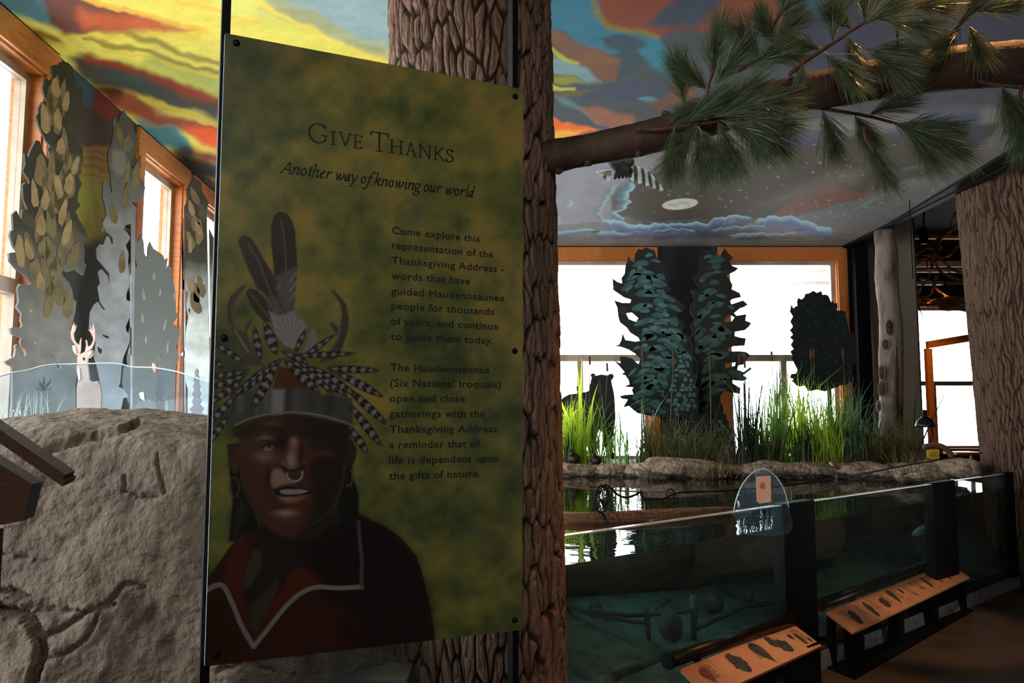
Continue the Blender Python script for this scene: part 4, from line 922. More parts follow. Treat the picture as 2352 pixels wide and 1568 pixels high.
for i, (tw, p, q_, dy) in enumerate(tufts):
    rn = random.Random(100 + i); a = P3(*p, dy); b = P3(*q_, dy + rn.uniform(-.05, .03)); ax = b - a; L = ax.length; d = ax / L
    s1 = d.cross(Vector((0, 1, 0))).normalized(); s2 = d.cross(s1)
    mb = MB(); nl = min(.15, L * .9)
    mb.tube([a, a + d * L * .25, a + d * L * .55], [.003, .0025, .0015], 5)
    for k in range(380):
        t = rn.random() ** .8 * .6; o = a + d * (L * t); ph = rn.uniform(0, 6.283); sprd = rn.uniform(.12, .8) * (1.1 - .5 * t)
        dirv = (d + (s1 * math.cos(ph) + s2 * math.sin(ph)) * sprd).normalized(); ln_ = nl * rn.uniform(.7, 1.08)
        e1 = o + dirv * ln_ * .5; d2 = (dirv + d * .15 + Vector((0, 0, -.12))).normalized(); e2 = e1 + d2 * ln_ * .5
        sd = dirv.cross(Vector((rn.uniform(-1, 1), -1.5, rn.uniform(-1, 1)))).normalized()
        mb.ribbon([o, e1, e2], [.0012, .0016, .0005], sd)
    mb.build('needle_tuft', M['needle'], two[tw], kind='stuff')
# ---------------------------------------------------------------- boulder at the left
M['rock'] = mat('grey_limestone', [(70, 60, 50), (108, 95, 82), (88, 78, 68)], .88, 4, bump=1.0, bscale=26, bdist=.03, spec=.2)
def boulder():
    # profile swept along X: floor -> front face -> rounded shoulder -> sloping top -> back
    nx_, ns = 420, 420
    xs_ = np.linspace(-2.68, -.42, nx_); prof = catmull([(2.62, -.02), (2.66, .3), (2.72, .7), (2.78, 1.1), (2.84, 1.33), (2.93, 1.44), (3.08, 1.49), (3.4, 1.535), (3.8, 1.56), (4.15, 1.57), (4.4, 1.52), (4.6, 1.3), (4.65, .8), (4.68, -.02)], 40)
    pr = np.array(prof); seg = np.r_[0, np.cumsum(np.hypot(*np.diff(pr, axis=0).T))]; wgt = seg / seg[-1]; tt = np.linspace(0, 1, ns)
    py = np.interp(tt, wgt, pr[:, 0]); pz = np.interp(tt, wgt, pr[:, 1])
    X, T = np.meshgrid(xs_, np.arange(ns), indexing='ij'); Y = py[T]; Z = pz[T]; X = X.copy()
    tx = np.gradient(py)[T]; tz = np.gradient(pz)[T]; nl = np.hypot(tx, tz) + 1e-9; ny, nz2 = -tz / nl, tx / nl
    s = seg[-1] * tt[T]
    end = np.clip((-.72 - X) / .0 if False else (X + .42), 0, 1)
    # round off towards the right end: pull the section in and down
    e = smooth(-.95, -.42, X); Z = Z * (1 - .55 * e ** 1.6); Y = Y + e * .35 * (3.7 - Y) * .8
    le = smooth(-2.3, -3.0, X); Z = Z * (1 - .02 * le)
    bulge = (fbm(X * 1.1 + 5, s * .9, 3, 41) - .5) * .26 + (fbm(X * 4, s * 4, 3, 42) - .5) * .07 + (fbm(X * 15, s * 15, 3, 43) - .5) * .022
    ridge = .035 * np.exp(-((Z - 1.42 - .05 * np.sin(X * 3)) / .05) ** 2)
    dsp = bulge + ridge
    Y2 = Y + ny * dsp; Z2 = Z + nz2 * dsp * np.clip(Z * 4, 0, 1)
    P_ = np.stack([X.ravel(), Y2.ravel(), Z2.ravel()], 1)
    a, b = project(P_); a = a + (fbm(a / 12, b / 12, 2, 8) - .5) * 7; b = b + (fbm(a / 12, b / 12, 2, 18) - .5) * 7
    cv = Canvas(a, b, (0, 0, 0)); dep = np.zeros(len(a)); ok = (Y.ravel() < 4.3)
    for pts, w, d in [([(-20, 1356), (30, 1362), (60, 1375), (64, 1392)], 13, .035), ([(60, 1392), (90, 1400), (130, 1398), (180, 1402)], 5, .02), ([(-20, 1400), (40, 1408), (72, 1428), (88, 1460), (95, 1490), (84, 1530), (70, 1580)], 15, .05),
        ([(88, 1470), (130, 1450), (170, 1425), (196, 1405), (240, 1390), (272, 1358)], 7, .02), ([(100, 1515), (150, 1500), (190, 1475), (214, 1440), (225, 1400), (262, 1388)], 5, .02),
        ([(80, 1052), (120, 1030), (180, 1010), (240, 996), (290, 982), (318, 968)], 10, .03), ([(284, 1090), (286, 1115), (278, 1126), (300, 1130), (345, 1142), (378, 1130), (374, 1112), (366, 1090), (360, 1045)], 4, .016),
        ([(-10, 1268), (50, 1278), (110, 1288)], 3, .01), ([(270, 1350), (300, 1340), (330, 1345)], 5, .018), ([(500, 1540), (560, 1520), (640, 1550)], 6, .02)]:
        dd = cv._segd(a, b, pts, False); k = np.clip(1 - dd / w, 0, 1); dep = np.maximum(dep, 1.4 * d * k ** .6)
    dep = dep.reshape(X.shape) * (Y < 4.2)
    Y2 = Y2 - ny * dep; Z2 = Z2 - nz2 * dep
    o = grid_mesh('boulder', np.stack([X.ravel(), Y2.ravel(), Z2.ravel()], 1), nx_, ns, M['rock'])
    # normals face outwards
    o.data.flip_normals(); return o
bo = boulder(); tag(bo, 'huge cracked grey boulder filling the lower left corner', 'rock')
# curved acrylic sheet standing on it
def curved_sheet():
    top = catmull([(-60, 880), (18, 858), (60, 850), (108, 838), (160, 836), (262, 834), (300, 842), (350, 844), (400, 852), (440, 864), (480, 878), (540, 900), (620, 925)], 5); mb = MB()
    n_ = len(top)
    fr, bkk = [], []
    for i, (x, y) in enumerate(top):
        Y = 3.95 + .25 * math.sin(math.pi * i / (n_ - 1)); p = at_y(x, y, Y); fr.append(p)
    vs = []; fs = []
    for i, p in enumerate(fr):
        vs += [p, Vector((p.x, p.y, 1.40)), p + Vector((0, .012, 0)), Vector((p.x, p.y + .012, 1.40))]
    for i in range(n_ - 1):
        a = 4 * i; b = a + 4; fs += [(a, b, b + 1, a + 1), (a + 2, a + 3, b + 3, b + 2), (a, a + 2, b + 2, b)]
    mb.add(vs, fs); return mb, fr
mb, fr = curved_sheet()
sheet = thing('acrylic_barrier', 'wavy-topped clear acrylic sheet standing on top of the boulder', 'barrier', tuple(fr[0]))
mb.build('sheet', M['acrylic'], sheet, True)
M['edge'] = mat('polished_acrylic_edge', [(210, 225, 230), (225, 236, 240)], .15, 10, spec=.8)
MB().tube([p + Vector((0, .006, 0)) for p in fr], .0035, 6).build('polished_edge', M['edge'], sheet, True)

# ---------------------------------------------------------------- painted plywood cut-outs
def vframe(p, q_):
    u = Vector((q_.x - p.x, q_.y - p.y, 0)).normalized(); return p, u, Vector((0, 0, 1)), Vector((u.y, -u.x, 0))
def inside(pt, poly):
    x, y = pt; r = False; n = len(poly)
    for i in range(n):
        (ax, ay), (bx, by) = poly[i], poly[(i + 1) % n]
        if (ay > y) != (by > y) and x < (bx - ax) * (y - ay) / (by - ay) + ax: r = not r
    return r
def dabs(parent, L, o_, u, v, n, off, m, sx, sy, w, h, tilt, zmin, keep=.8, seed=0, nm='painted_dabs'):
    """brushed foliage dabs: irregular pointed strokes lying on the sheet"""
    rn = random.Random(seed); xs_ = [p[0] for p in L[0]]; ys_ = [p[1] for p in L[0]]; mb = MB(); xm = (min(xs_) + max(xs_)) / 2; hw = (max(xs_) - min(xs_)) / 2; y = max(min(ys_), zmin)
    row = 0
    while y < max(ys_):
        x = min(xs_) + (row % 2) * sx / 2
        while x < max(xs_):
            cx, cy = x + rn.uniform(-.3, .3) * sx, y + rn.uniform(-.3, .3) * sy; x += sx
            if rn.random() > keep: continue
            ang = tilt * (cx - xm) / hw + rn.uniform(-.25, .25); ww, hh = w * rn.uniform(.7, 1.25), h * rn.uniform(.7, 1.3); ring = []
            for i in range(14):
                t = 2 * math.pi * i / 14; px_, py_ = math.sin(t) * ww / 2 * (1 - .35 * math.cos(t)) * rn.uniform(.78, 1.15), math.cos(t) * hh / 2 * rn.uniform(.88, 1.1)
                ring.append((cx + px_ * math.cos(ang) + py_ * math.sin(ang), cy - px_ * math.sin(ang) + py_ * math.cos(ang)))
            if all(inside(p, L[0]) for p in ring) and not any(inside(p, h_) for h_ in L[1:] for p in ring):
                mb.add([o_ + u * p[0] + v * p[1] + n * off for p in ring], [tuple(range(14))])
        y += sy; row += 1
    if mb.v: mb.build(nm, m, parent, kind='stuff')
def cutout(name, loops, p, q_, m, label, cat, thick=.014, extra=(), grp=None, db=()):
    """loops traced in chart px on the upright plane through ground points p,q_"""
    o_, u, v, n = vframe(p, q_)
    def uv(l): return [((w - o_).dot(u), (w - o_).dot(v)) for w in (at_plane(x, y, o_, n) for x, y in l)]
    L = [uv(l) for l in loops]; pp_ = o_
    if not extra and not db:
        ob = plate(name, L, (pp_, u, v, n), thick, m); tag(ob, label, cat); return ob
    e = thing(name, label, cat, tuple(at_plane(loops[0][0][0], loops[0][0][1], o_, n)))
    plate('panel', L, (pp_, u, v, n), thick, m, e)
    for nm, l2, m2 in extra: plate(nm, [uv(x) for x in l2], (pp_ + n * (thick / 2 + .002), u, v, n), .004, m2, e)
    for k, args in enumerate(db): dabs(e, L, pp_, u, v, n, thick / 2 + .0015 + .0008 * k, *args, seed=len(label) + k)
    return e
G = lambda y, x=0: Vector((0, y, 0))
def yp(x0, Y0, x1, Y1): a = at_y(x0, 950, Y0); b = at_y(x1, 950, Y1); return Vector((a.x, a.y, 0)), Vector((b.x, b.y, 0))
M['tealtree'] = lobemat('teal_painted_conifer', (34, 38, 38), (44, 54, 54), (4.5, .5, 8), None, .25, (.42, .72))
M['tealtree2'] = lobemat('teal_painted_conifer_darker', (36, 34, 29), (46, 48, 44), (4.5, .5, 8), None, -.25, (.42, .72))
M['bush'] = lobemat('dark_painted_bush', (18, 21, 22), (40, 56, 58), (9, .5, 12))
M['bearp'] = mat('bear_black_paint', [(22, 20, 20), (32, 29, 28)], .7, 6)
for k_, c_ in (('dab_teal1', [(50, 78, 76), (72, 104, 100)]), ('dab_teal2', [(66, 96, 94), (90, 124, 120)]), ('dab_teal3', [(46, 66, 58), (66, 88, 78)]), ('dab_dark', [(20, 34, 38), (28, 46, 48)]), ('dab_tan1', [(92, 80, 60), (120, 104, 78)]), ('dab_tan2', [(124, 104, 76), (154, 130, 98)]), ('dab_grey', [(142, 138, 138), (158, 154, 156)])):
    M[k_] = mat(k_ + '_paint', c_, .75, 12, spec=.2)
gray = (150, 146, 150)
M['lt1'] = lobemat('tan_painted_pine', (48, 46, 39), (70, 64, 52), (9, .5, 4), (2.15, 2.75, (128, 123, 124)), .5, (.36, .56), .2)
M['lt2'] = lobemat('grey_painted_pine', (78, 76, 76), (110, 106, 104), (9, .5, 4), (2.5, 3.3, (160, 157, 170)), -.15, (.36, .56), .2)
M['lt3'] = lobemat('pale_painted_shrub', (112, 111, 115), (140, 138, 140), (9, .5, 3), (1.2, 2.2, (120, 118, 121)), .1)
M['lt4'] = lobemat('olive_painted_pine', (58, 54, 46), (80, 74, 62), (10, .5, 4), (2.3, 2.9, (232, 236, 242)), .2, (.36, .56), .2)  # fade colours of the left cutouts put window glare into the paint
Q1 = lambda l: crop(1270, 540, 2.704, l); Q2 = lambda l: crop(1780, 520, 2.614, l); LA = lambda l: crop(0, 0, 2.8, l); LB = lambda l: crop(0, 500, 2.8, l)
t1o = Q1([(575, 75), (600, 85), (630, 95), (640, 130), (655, 150), (685, 180), (680, 200), (710, 215), (705, 240), (730, 255), (720, 280), (700, 290), (735, 330), (720, 350), (690, 360), (760, 380), (800, 430), (830, 440), (810, 470), (770, 490), (820, 560), (800, 600), (860, 640), (840, 700), (888, 760), (850, 820), (865, 900), (840, 960), (830, 1060), (780, 1130), (640, 1125), (600, 1120), (525, 1105), (500, 1085), (470, 1060), (435, 1070), (450, 1045), (465, 1020), (430, 1015), (412, 1000), (450, 990), (500, 988), (490, 960), (500, 945), (440, 940), (475, 925), (470, 900), (450, 870), (425, 862), (445, 850), (415, 815), (380, 778), (420, 795), (412, 755), (440, 752), (490, 765), (530, 800), (545, 770), (510, 735), (470, 710), (420, 692), (380, 688), (410, 680), (425, 650), (432, 608), (450, 650), (510, 660), (540, 655), (530, 635), (480, 605), (460, 575), (415, 540), (405, 500), (400, 450), (380, 405), (430, 420), (480, 420), (485, 400), (440, 385), (375, 340), (370, 268), (400, 290), (430, 300), (425, 265), (445, 240), (450, 195), (470, 130), (485, 160), (505, 170), (510, 120), (530, 85), (555, 90)])
cutout('tree_cutout', [t1o, Q1([(455, 485), (490, 480), (530, 515), (515, 538), (470, 520)])], *yp(1400, 10.3, 1600, 10.3), M['tealtree'], 'left of the two tall teal painted conifer cutouts before the far window', 'cutout', db=[(M['dab_teal1'], .13, .10, .19, .085, 1.1, 1.5, .85), (M['dab_teal2'], .12, .11, .12, .05, 1.1, 1.9, .7)])
t2o = Q1([(985, 75), (1000, 110), (1040, 130), (1065, 80), (1085, 110), (1120, 140), (1095, 165), (1110, 190), (1152, 205), (1130, 225), (1075, 250), (1100, 280), (1115, 310), (1110, 335), (1160, 360), (1168, 385), (1120, 395), (1092, 410), (1110, 428), (1180, 405), (1210, 430), (1190, 445), (1160, 455), (1125, 485), (1140, 500), (1200, 490), (1195, 530), (1232, 545), (1215, 570), (1190, 590), (1130, 600), (1128, 625), (1160, 635), (1198, 640), (1190, 685), (1120, 690), (1082, 705), (1090, 722), (1160, 720), (1200, 725), (1225, 745), (1200, 770), (1195, 800), (1150, 810), (1145, 835), (1185, 850), (1225, 820), (1235, 830), (1180, 870), (1210, 890), (1180, 905), (1115, 900), (1110, 915), (1165, 950), (1160, 985), (1100, 975), (1070, 965), (1045, 990), (1000, 1100), (900, 1110), (870, 1000), (890, 900), (900, 800), (870, 740), (850, 640), (870, 600), (850, 560), (880, 520), (850, 480), (855, 440), (880, 400), (855, 340), (880, 330), (900, 350), (905, 320), (870, 270), (900, 240), (920, 190), (910, 130), (940, 100)])
cutout('tree_cutout', [t2o, Q1([(1060, 520), (1090, 490), (1128, 510), (1110, 535), (1070, 543)]), Q1([(1065, 795), (1135, 790), (1130, 810), (1070, 828)])], *yp(1580, 10.36, 1730, 10.36), M['tealtree2'], 'right of the two tall teal painted conifer cutouts, with fingers against the bright window', 'cutout', db=[(M['dab_teal3'], .13, .10, .19, .085, 1.1, 1.5, .8), (M['dab_teal1'], .13, .11, .12, .05, 1.1, 1.9, .45)])
t3o = Q2([(230, 385), (250, 398), (265, 392), (277, 386), (285, 410), (302, 408), (320, 415), (328, 436), (335, 455), (345, 445), (352, 462), (372, 460), (374, 482), (370, 505), (400, 506), (425, 510), (422, 532), (430, 560), (434, 580), (440, 600), (445, 640), (470, 640), (478, 664), (490, 680), (480, 705), (485, 740), (478, 770), (490, 800), (470, 840), (460, 870), (474, 900), (470, 930), (440, 945), (420, 955), (400, 950), (380, 960), (340, 975), (300, 990), (250, 980), (200, 990), (180, 955), (150, 962), (130, 955), (118, 940), (100, 930), (110, 915), (90, 908), (98, 885), (125, 882), (136, 860), (125, 840), (112, 812), (95, 790), (106, 776), (92, 750), (112, 735), (95, 710), (110, 684), (90, 665), (108, 648), (90, 622), (108, 600), (92, 570), (108, 540), (90, 510), (98, 468), (110, 492), (122, 480), (135, 475), (132, 450), (140, 428), (158, 438), (175, 425), (182, 404), (205, 400)])
cutout('tree_cutout', [t3o], *yp(1810, 10.2, 1980, 10.2), M['bush'], 'rounded near-black tree cutout at the right end of the far window', 'cutout', db=[(M['dab_dark'], .09, .08, .06, .05, .8, 1.7, .5)])
t4o = Q1([(700, 1120), (690, 960), (720, 930), (700, 880), (730, 850), (735, 810), (760, 800), (775, 770), (800, 760), (815, 780), (845, 765), (870, 800), (865, 840), (890, 870), (880, 920), (905, 960), (900, 1140)])
cutout('tree_cutout', [t4o], *yp(1500, 10.15, 1600, 10.15), M['tealtree'], 'small blue-green spruce cutout low between the two tall conifers', 'cutout', db=[(M['dab_teal2'], .07, .06, .06, .05, .8, 1.2, .8)])
t5o = Q1([(980, 1300), (1000, 1180), (985, 1160), (1020, 1120), (1005, 1100), (1030, 1075), (1040, 1030), (1060, 1080), (1055, 1100), (1080, 1120), (1075, 1140), (1095, 1160), (1090, 1180), (1110, 1210), (1105, 1240), (1125, 1260), (1120, 1300)])
cutout('tree_cutout', [t5o], *yp(1640, 10.1, 1700, 10.1), M['tealtree2'], 'knee-high spruce cutout at the foot of the right tall conifer', 'cutout', db=[(M['dab_teal1'], .07, .06, .07, .04, .8, 1.0, .7)])
bo_ = Q1([(240, 884), (232, 866), (245, 856), (260, 860), (266, 872), (300, 864), (340, 870), (352, 860), (370, 860), (379, 874), (374, 890), (362, 902), (368, 930), (380, 985), (386, 1060), (388, 1140), (380, 1220), (370, 1280), (372, 1340), (388, 1368), (404, 1378), (390, 1388), (345, 1392), (330, 1350), (318, 1300), (312, 1230), (290, 1206), (274, 1240), (265, 1310), (268, 1362), (276, 1392), (236, 1394), (226, 1330), (220, 1260), (190, 1220), (172, 1250), (176, 1320), (190, 1360), (236, 1378), (170, 1390), (120, 1386), (90, 1330), (80, 1240), (20, 1230), (-10, 1180), (0, 1100), (20, 1060), (40, 1030), (70, 1004), (100, 988), (150, 982), (200, 974), (222, 966), (230, 930)])
bear = cutout('bear_cutout', [bo_], *yp(1280, 9.9, 1440, 9.9), M['bearp'], 'black bear cutout standing before the far window, ears up, facing the pond', 'cutout',
   extra=[('painted_muzzle', [Q1([(275, 920), (285, 890), (300, 905), (302, 970), (290, 985), (276, 965)])], mat('bear_muzzle_paint', [(52, 48, 46), (66, 60, 56)], .7, 20)), ('painted_eye', [Q1([(262, 905), (270, 901), (272, 909), (264, 911)])], M['screw']), ('painted_eye', [Q1([(318, 905), (326, 901), (330, 909), (320, 911)])], M['screw'])])
for x, y, Y, k in ((1562, 930, 10.33, 'left tall conifer cutout'), (1632, 930, 10.39, 'right tall conifer cutout'), (1905, 880, 10.23, 'rounded black tree cutout'), (1580, 955, 10.18, 'small blue-green spruce cutout'), (1662, 1015, 10.13, 'knee-high spruce cutout')):
    p = at_y(x, y, Y); o = MB().box((p.x, Y + .012, (p.z + .85) / 2), (.05, .02, p.z - .85)).build('support_stake', M['black']); tag(o, 'black stake holding up the ' + k, 'stake')
# left scene
L1 = LA([(400, 400), (430, 402), (462, 432), (468, 480), (470, 520), (462, 550), (440, 600), (445, 640), (480, 580), (505, 556), (524, 570), (524, 600), (510, 640), (495, 700), (470, 712), (480, 740), (500, 812), (518, 812), (520, 850), (508, 884), (480, 905), (505, 940), (530, 950), (525, 1000), (530, 1060), (515, 1070), (520, 1105), (500, 1140), (520, 1180), (500, 1230), (492, 1290), (512, 1320), (480, 1360), (500, 1410), (522, 1440), (542, 1480), (562, 1530)]) + LB([(520, 130), (540, 200), (535, 280), (550, 305), (530, 370), (480, 332), (430, 350), (395, 330), (395, 370), (440, 420), (460, 470), (465, 520), (485, 540), (480, 600), (460, 680), (445, 720), (455, 780), (500, 880), (505, 960), (480, 1050), (490, 2900), (66, 2900), (75, 1000), (70, 955), (45, 945), (26, 926), (60, 905), (88, 890), (95, 850), (92, 820), (108, 812), (125, 840), (145, 865), (150, 900), (164, 880), (160, 845), (135, 830), (125, 800), (135, 770), (118, 766), (72, 750), (58, 715), (80, 704), (128, 706), (140, 690), (128, 660), (135, 620), (100, 575), (115, 540), (108, 450), (125, 425), (180, 430), (200, 420), (140, 360), (100, 330), (58, 280), (52, 228), (90, 222), (108, 250), (126, 262), (105, 220), (78, 180), (60, 120), (66, 84), (82, 82)]) + LA([(62, 1500), (80, 1480), (76, 1380), (100, 1354), (112, 1380), (130, 1412), (140, 1350), (172, 1345), (145, 1280), (140, 1190), (160, 1175), (186, 1186), (178, 1150), (142, 1100), (158, 1060), (152, 985), (176, 1012), (195, 960), (228, 902), (250, 908), (262, 950), (285, 1000), (300, 1020), (322, 1030), (330, 1090), (338, 1050), (322, 1000), (300, 960), (318, 940), (292, 905), (262, 850), (242, 800), (226, 748), (242, 730), (245, 690), (270, 655), (290, 650), (268, 570), (275, 540), (290, 500), (318, 525), (332, 500), (326, 430), (345, 420), (362, 415), (372, 450), (384, 400)])
h1 = [LB([(300, 455), (325, 452), (330, 490), (318, 512), (306, 490)]), LB([(182, 572), (206, 605), (186, 606)]), LB([(215, 780), (232, 808), (216, 808)]), LB([(330, 850), (346, 840), (330, 885), (342, 915), (324, 880)]), LB([(362, 905), (390, 960), (375, 975), (356, 950)])]
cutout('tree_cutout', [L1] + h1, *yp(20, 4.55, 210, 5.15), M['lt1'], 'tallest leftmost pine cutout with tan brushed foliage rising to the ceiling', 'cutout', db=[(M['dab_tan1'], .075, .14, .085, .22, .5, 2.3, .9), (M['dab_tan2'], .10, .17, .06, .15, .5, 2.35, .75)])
L2 = LA([(795, 710), (812, 740), (845, 770), (855, 820), (880, 890), (878, 950), (868, 990), (850, 1040), (850, 1090), (868, 1060), (885, 1020), (904, 1000), (905, 1060), (895, 1110), (900, 1150), (918, 1168), (932, 1210), (915, 1260), (900, 1296), (880, 1302), (850, 1296), (850, 1312), (876, 1340), (870, 1375), (845, 2900), (838, 1440), (800, 1450), (800, 1470), (832, 1480), (832, 1530), (812, 1560)]) + LB([(800, 40), (808, 60), (782, 70), (812, 90), (836, 130), (806, 180), (825, 230), (820, 290), (830, 430), (808, 500), (812, 530), (838, 540), (830, 640), (806, 700), (810, 730), (828, 750), (830, 800), (790, 900), (780, 960), (770, 1060), (760, 1085), (792, 1100), (826, 1150), (790, 1160), (775, 1230), (720, 1260), (720, 2900), (640, 2900), (640, 1060), (620, 960), (600, 900), (612, 800), (585, 750), (568, 700), (575, 610), (600, 560), (625, 540), (660, 590), (675, 592), (640, 545), (624, 450), (640, 420), (625, 350), (650, 330), (690, 375), (702, 432), (700, 360), (655, 300), (620, 262), (615, 200), (640, 170), (662, 176), (682, 120), (700, 122), (716, 172), (724, 168), (720, 125), (680, 90), (662, 50), (656, 0)]) + LA([(662, 1490), (655, 1440), (682, 1380), (672, 1320), (655, 1260), (660, 1165), (680, 1165), (700, 1200), (712, 1245), (718, 1235), (708, 1130), (690, 1050), (692, 985), (715, 920), (726, 860), (724, 760), (745, 752), (756, 790), (772, 740)])
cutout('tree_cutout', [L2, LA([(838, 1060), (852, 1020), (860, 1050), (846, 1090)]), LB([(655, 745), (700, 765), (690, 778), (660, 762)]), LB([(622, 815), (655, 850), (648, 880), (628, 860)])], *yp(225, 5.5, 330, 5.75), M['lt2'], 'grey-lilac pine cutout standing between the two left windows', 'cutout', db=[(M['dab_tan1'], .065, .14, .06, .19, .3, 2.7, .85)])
L3 = LB([(905, 108), (920, 150), (926, 230), (946, 262), (950, 190), (962, 155), (985, 200), (1010, 215), (1045, 242), (1056, 272), (1075, 260), (1064, 330), (1085, 305), (1104, 335), (1100, 380), (1120, 450), (1128, 520), (1128, 600), (1146, 630), (1108, 680), (1152, 715), (1145, 790), (1130, 830), (1148, 900), (1125, 960), (1120, 1080), (1120, 2900), (900, 2900), (780, 2900), (820, 1300), (830, 1200), (800, 1140), (780, 1060), (790, 960), (815, 955), (810, 900), (820, 850), (834, 800), (820, 740), (832, 700), (828, 640), (842, 530), (822, 440), (820, 370), (828, 290), (850, 322), (878, 315), (872, 285), (858, 222), (866, 150), (885, 152), (896, 128)])
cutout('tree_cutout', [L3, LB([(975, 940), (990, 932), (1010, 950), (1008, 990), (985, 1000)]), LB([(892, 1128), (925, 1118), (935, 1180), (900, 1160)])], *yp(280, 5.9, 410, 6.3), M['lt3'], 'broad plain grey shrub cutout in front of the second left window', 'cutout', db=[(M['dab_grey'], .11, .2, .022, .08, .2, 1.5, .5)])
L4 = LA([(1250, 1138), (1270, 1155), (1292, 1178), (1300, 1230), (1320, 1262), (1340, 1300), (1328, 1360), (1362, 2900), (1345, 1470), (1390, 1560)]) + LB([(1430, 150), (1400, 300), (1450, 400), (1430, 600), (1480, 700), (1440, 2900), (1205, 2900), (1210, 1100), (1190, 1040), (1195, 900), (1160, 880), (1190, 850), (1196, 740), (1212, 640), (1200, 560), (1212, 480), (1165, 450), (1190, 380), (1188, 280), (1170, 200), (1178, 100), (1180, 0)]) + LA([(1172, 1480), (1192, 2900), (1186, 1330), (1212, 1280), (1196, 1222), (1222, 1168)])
cutout('tree_cutout', [L4, LB([(1240, 370), (1252, 366), (1254, 440), (1242, 436)]), LB([(1268, 375), (1312, 420), (1306, 442), (1280, 420)]), LB([(1208, 572), (1226, 590), (1222, 620), (1212, 600)])], *yp(410, 6.7, 520, 6.7), M['lt4'], 'olive pine cutout with glare painted low, by left edge of green panel', 'cutout', db=[(M['dab_tan1'], .08, .15, .075, .2, .4, 2.5, .85), (M['dab_tan2'], .1, .16, .05, .13, .4, 2.4, .6)])
def pine_small(x, yt, yb, w, seed):
    rn = random.Random(seed); l, r = [], []; n = 9
    for i in range(n):
        t = (i + .5) / n; ww = w * (.12 + .88 * t) * rn.uniform(.8, 1.1) / 2; y = yt + (yb - yt) * t
        l += [(x - ww, y), (x - ww * .55, y + (yb - yt) / n * .35)]; r += [(x + ww, y - 2), (x + ww * .55, y + (yb - yt) / n * .3)]
    return [(x, yt)] + r + [(x + w * .3, yb), (x + w * .3, 1500), (x - w * .3, 1500), (x - w * .3, yb)] + l[::-1]
cutout('tree_cutout', [pine_small(368, 812, 1000, 44, 3)], *yp(340, 4.9, 395, 4.9), M['lt3'], 'small pointed grey spruce cutout behind the acrylic, left of the orange jamb', 'cutout')
cutout('tree_cutout', [pine_small(452, 846, 1000, 50, 6)], *yp(420, 4.95, 480, 4.95), M['lt2'], 'small pointed spruce cutout behind the acrylic, beside the green panel', 'cutout')
M['deer'] = mat('deer_paint', [(176, 150, 136), (200, 176, 162), (168, 146, 138)], .75, 7)
M['deerw'] = mat('deer_light_paint', [(214, 196, 186), (226, 210, 200)], .75, 9)
deer = LB([(500, 900), (508, 882), (490, 882), (472, 855), (468, 822), (486, 818), (508, 848), (522, 878), (545, 862), (566, 862), (572, 848), (598, 850), (600, 880), (580, 902), (566, 902), (564, 935), (572, 990), (578, 1045), (604, 1056), (630, 1048), (646, 1080), (656, 1130), (652, 1200), (642, 2900), (500, 2900), (497, 1100), (505, 1045), (514, 1030), (498, 1000), (496, 960), (502, 935)])
an1 = LB([(518, 865), (500, 830), (476, 800), (464, 780), (460, 740), (470, 700), (484, 672), (482, 700), (492, 685), (486, 715), (500, 690), (490, 725), (480, 745), (484, 780), (494, 800), (514, 820), (520, 790), (530, 770), (528, 800), (526, 860)])
an2 = LB([(552, 862), (560, 820), (556, 785), (566, 790), (572, 830), (590, 820), (604, 790), (604, 770), (590, 740), (570, 715), (590, 725), (584, 690), (600, 725), (604, 680), (616, 720), (618, 770), (612, 810), (596, 842), (568, 862)])
cutout('deer_cutout', [deer], *yp(160, 4.5, 240, 4.5), M['deer'], 'pale tan antlered deer cutout standing behind the acrylic sheet', 'cutout',
       extra=[('antler', [an1], M['deer']), ('antler', [an2], M['deer']), ('painted_ear', [LB([(476, 830), (490, 830), (500, 870), (486, 872)])], M['deerw']), ('painted_ear', [LB([(572, 862), (592, 856), (594, 876), (574, 892)])], M['deerw']), ('painted_eye', [LB([(539, 900), (548, 898), (548, 916), (539, 916)])], M['screw']), ('painted_muzzle', [LB([(502, 975), (520, 965), (524, 1040), (510, 1048)])], M['deerw'])])
# standoff rods of the grey shrub cutout
for k, y in enumerate((582, 670, 792)):
    a = at_y(296, y, 6.0); b = at_plane(262, y, LW0, ln)
    o = MB().tube([a, Vector((a.x - .28, a.y + .1, a.z))], .012, 8).build('standoff_rod', M['black']); tag(o, ['top', 'middle', 'bottom'][k] + ' short black rod holding the grey shrub cutout off the wall', 'rod')
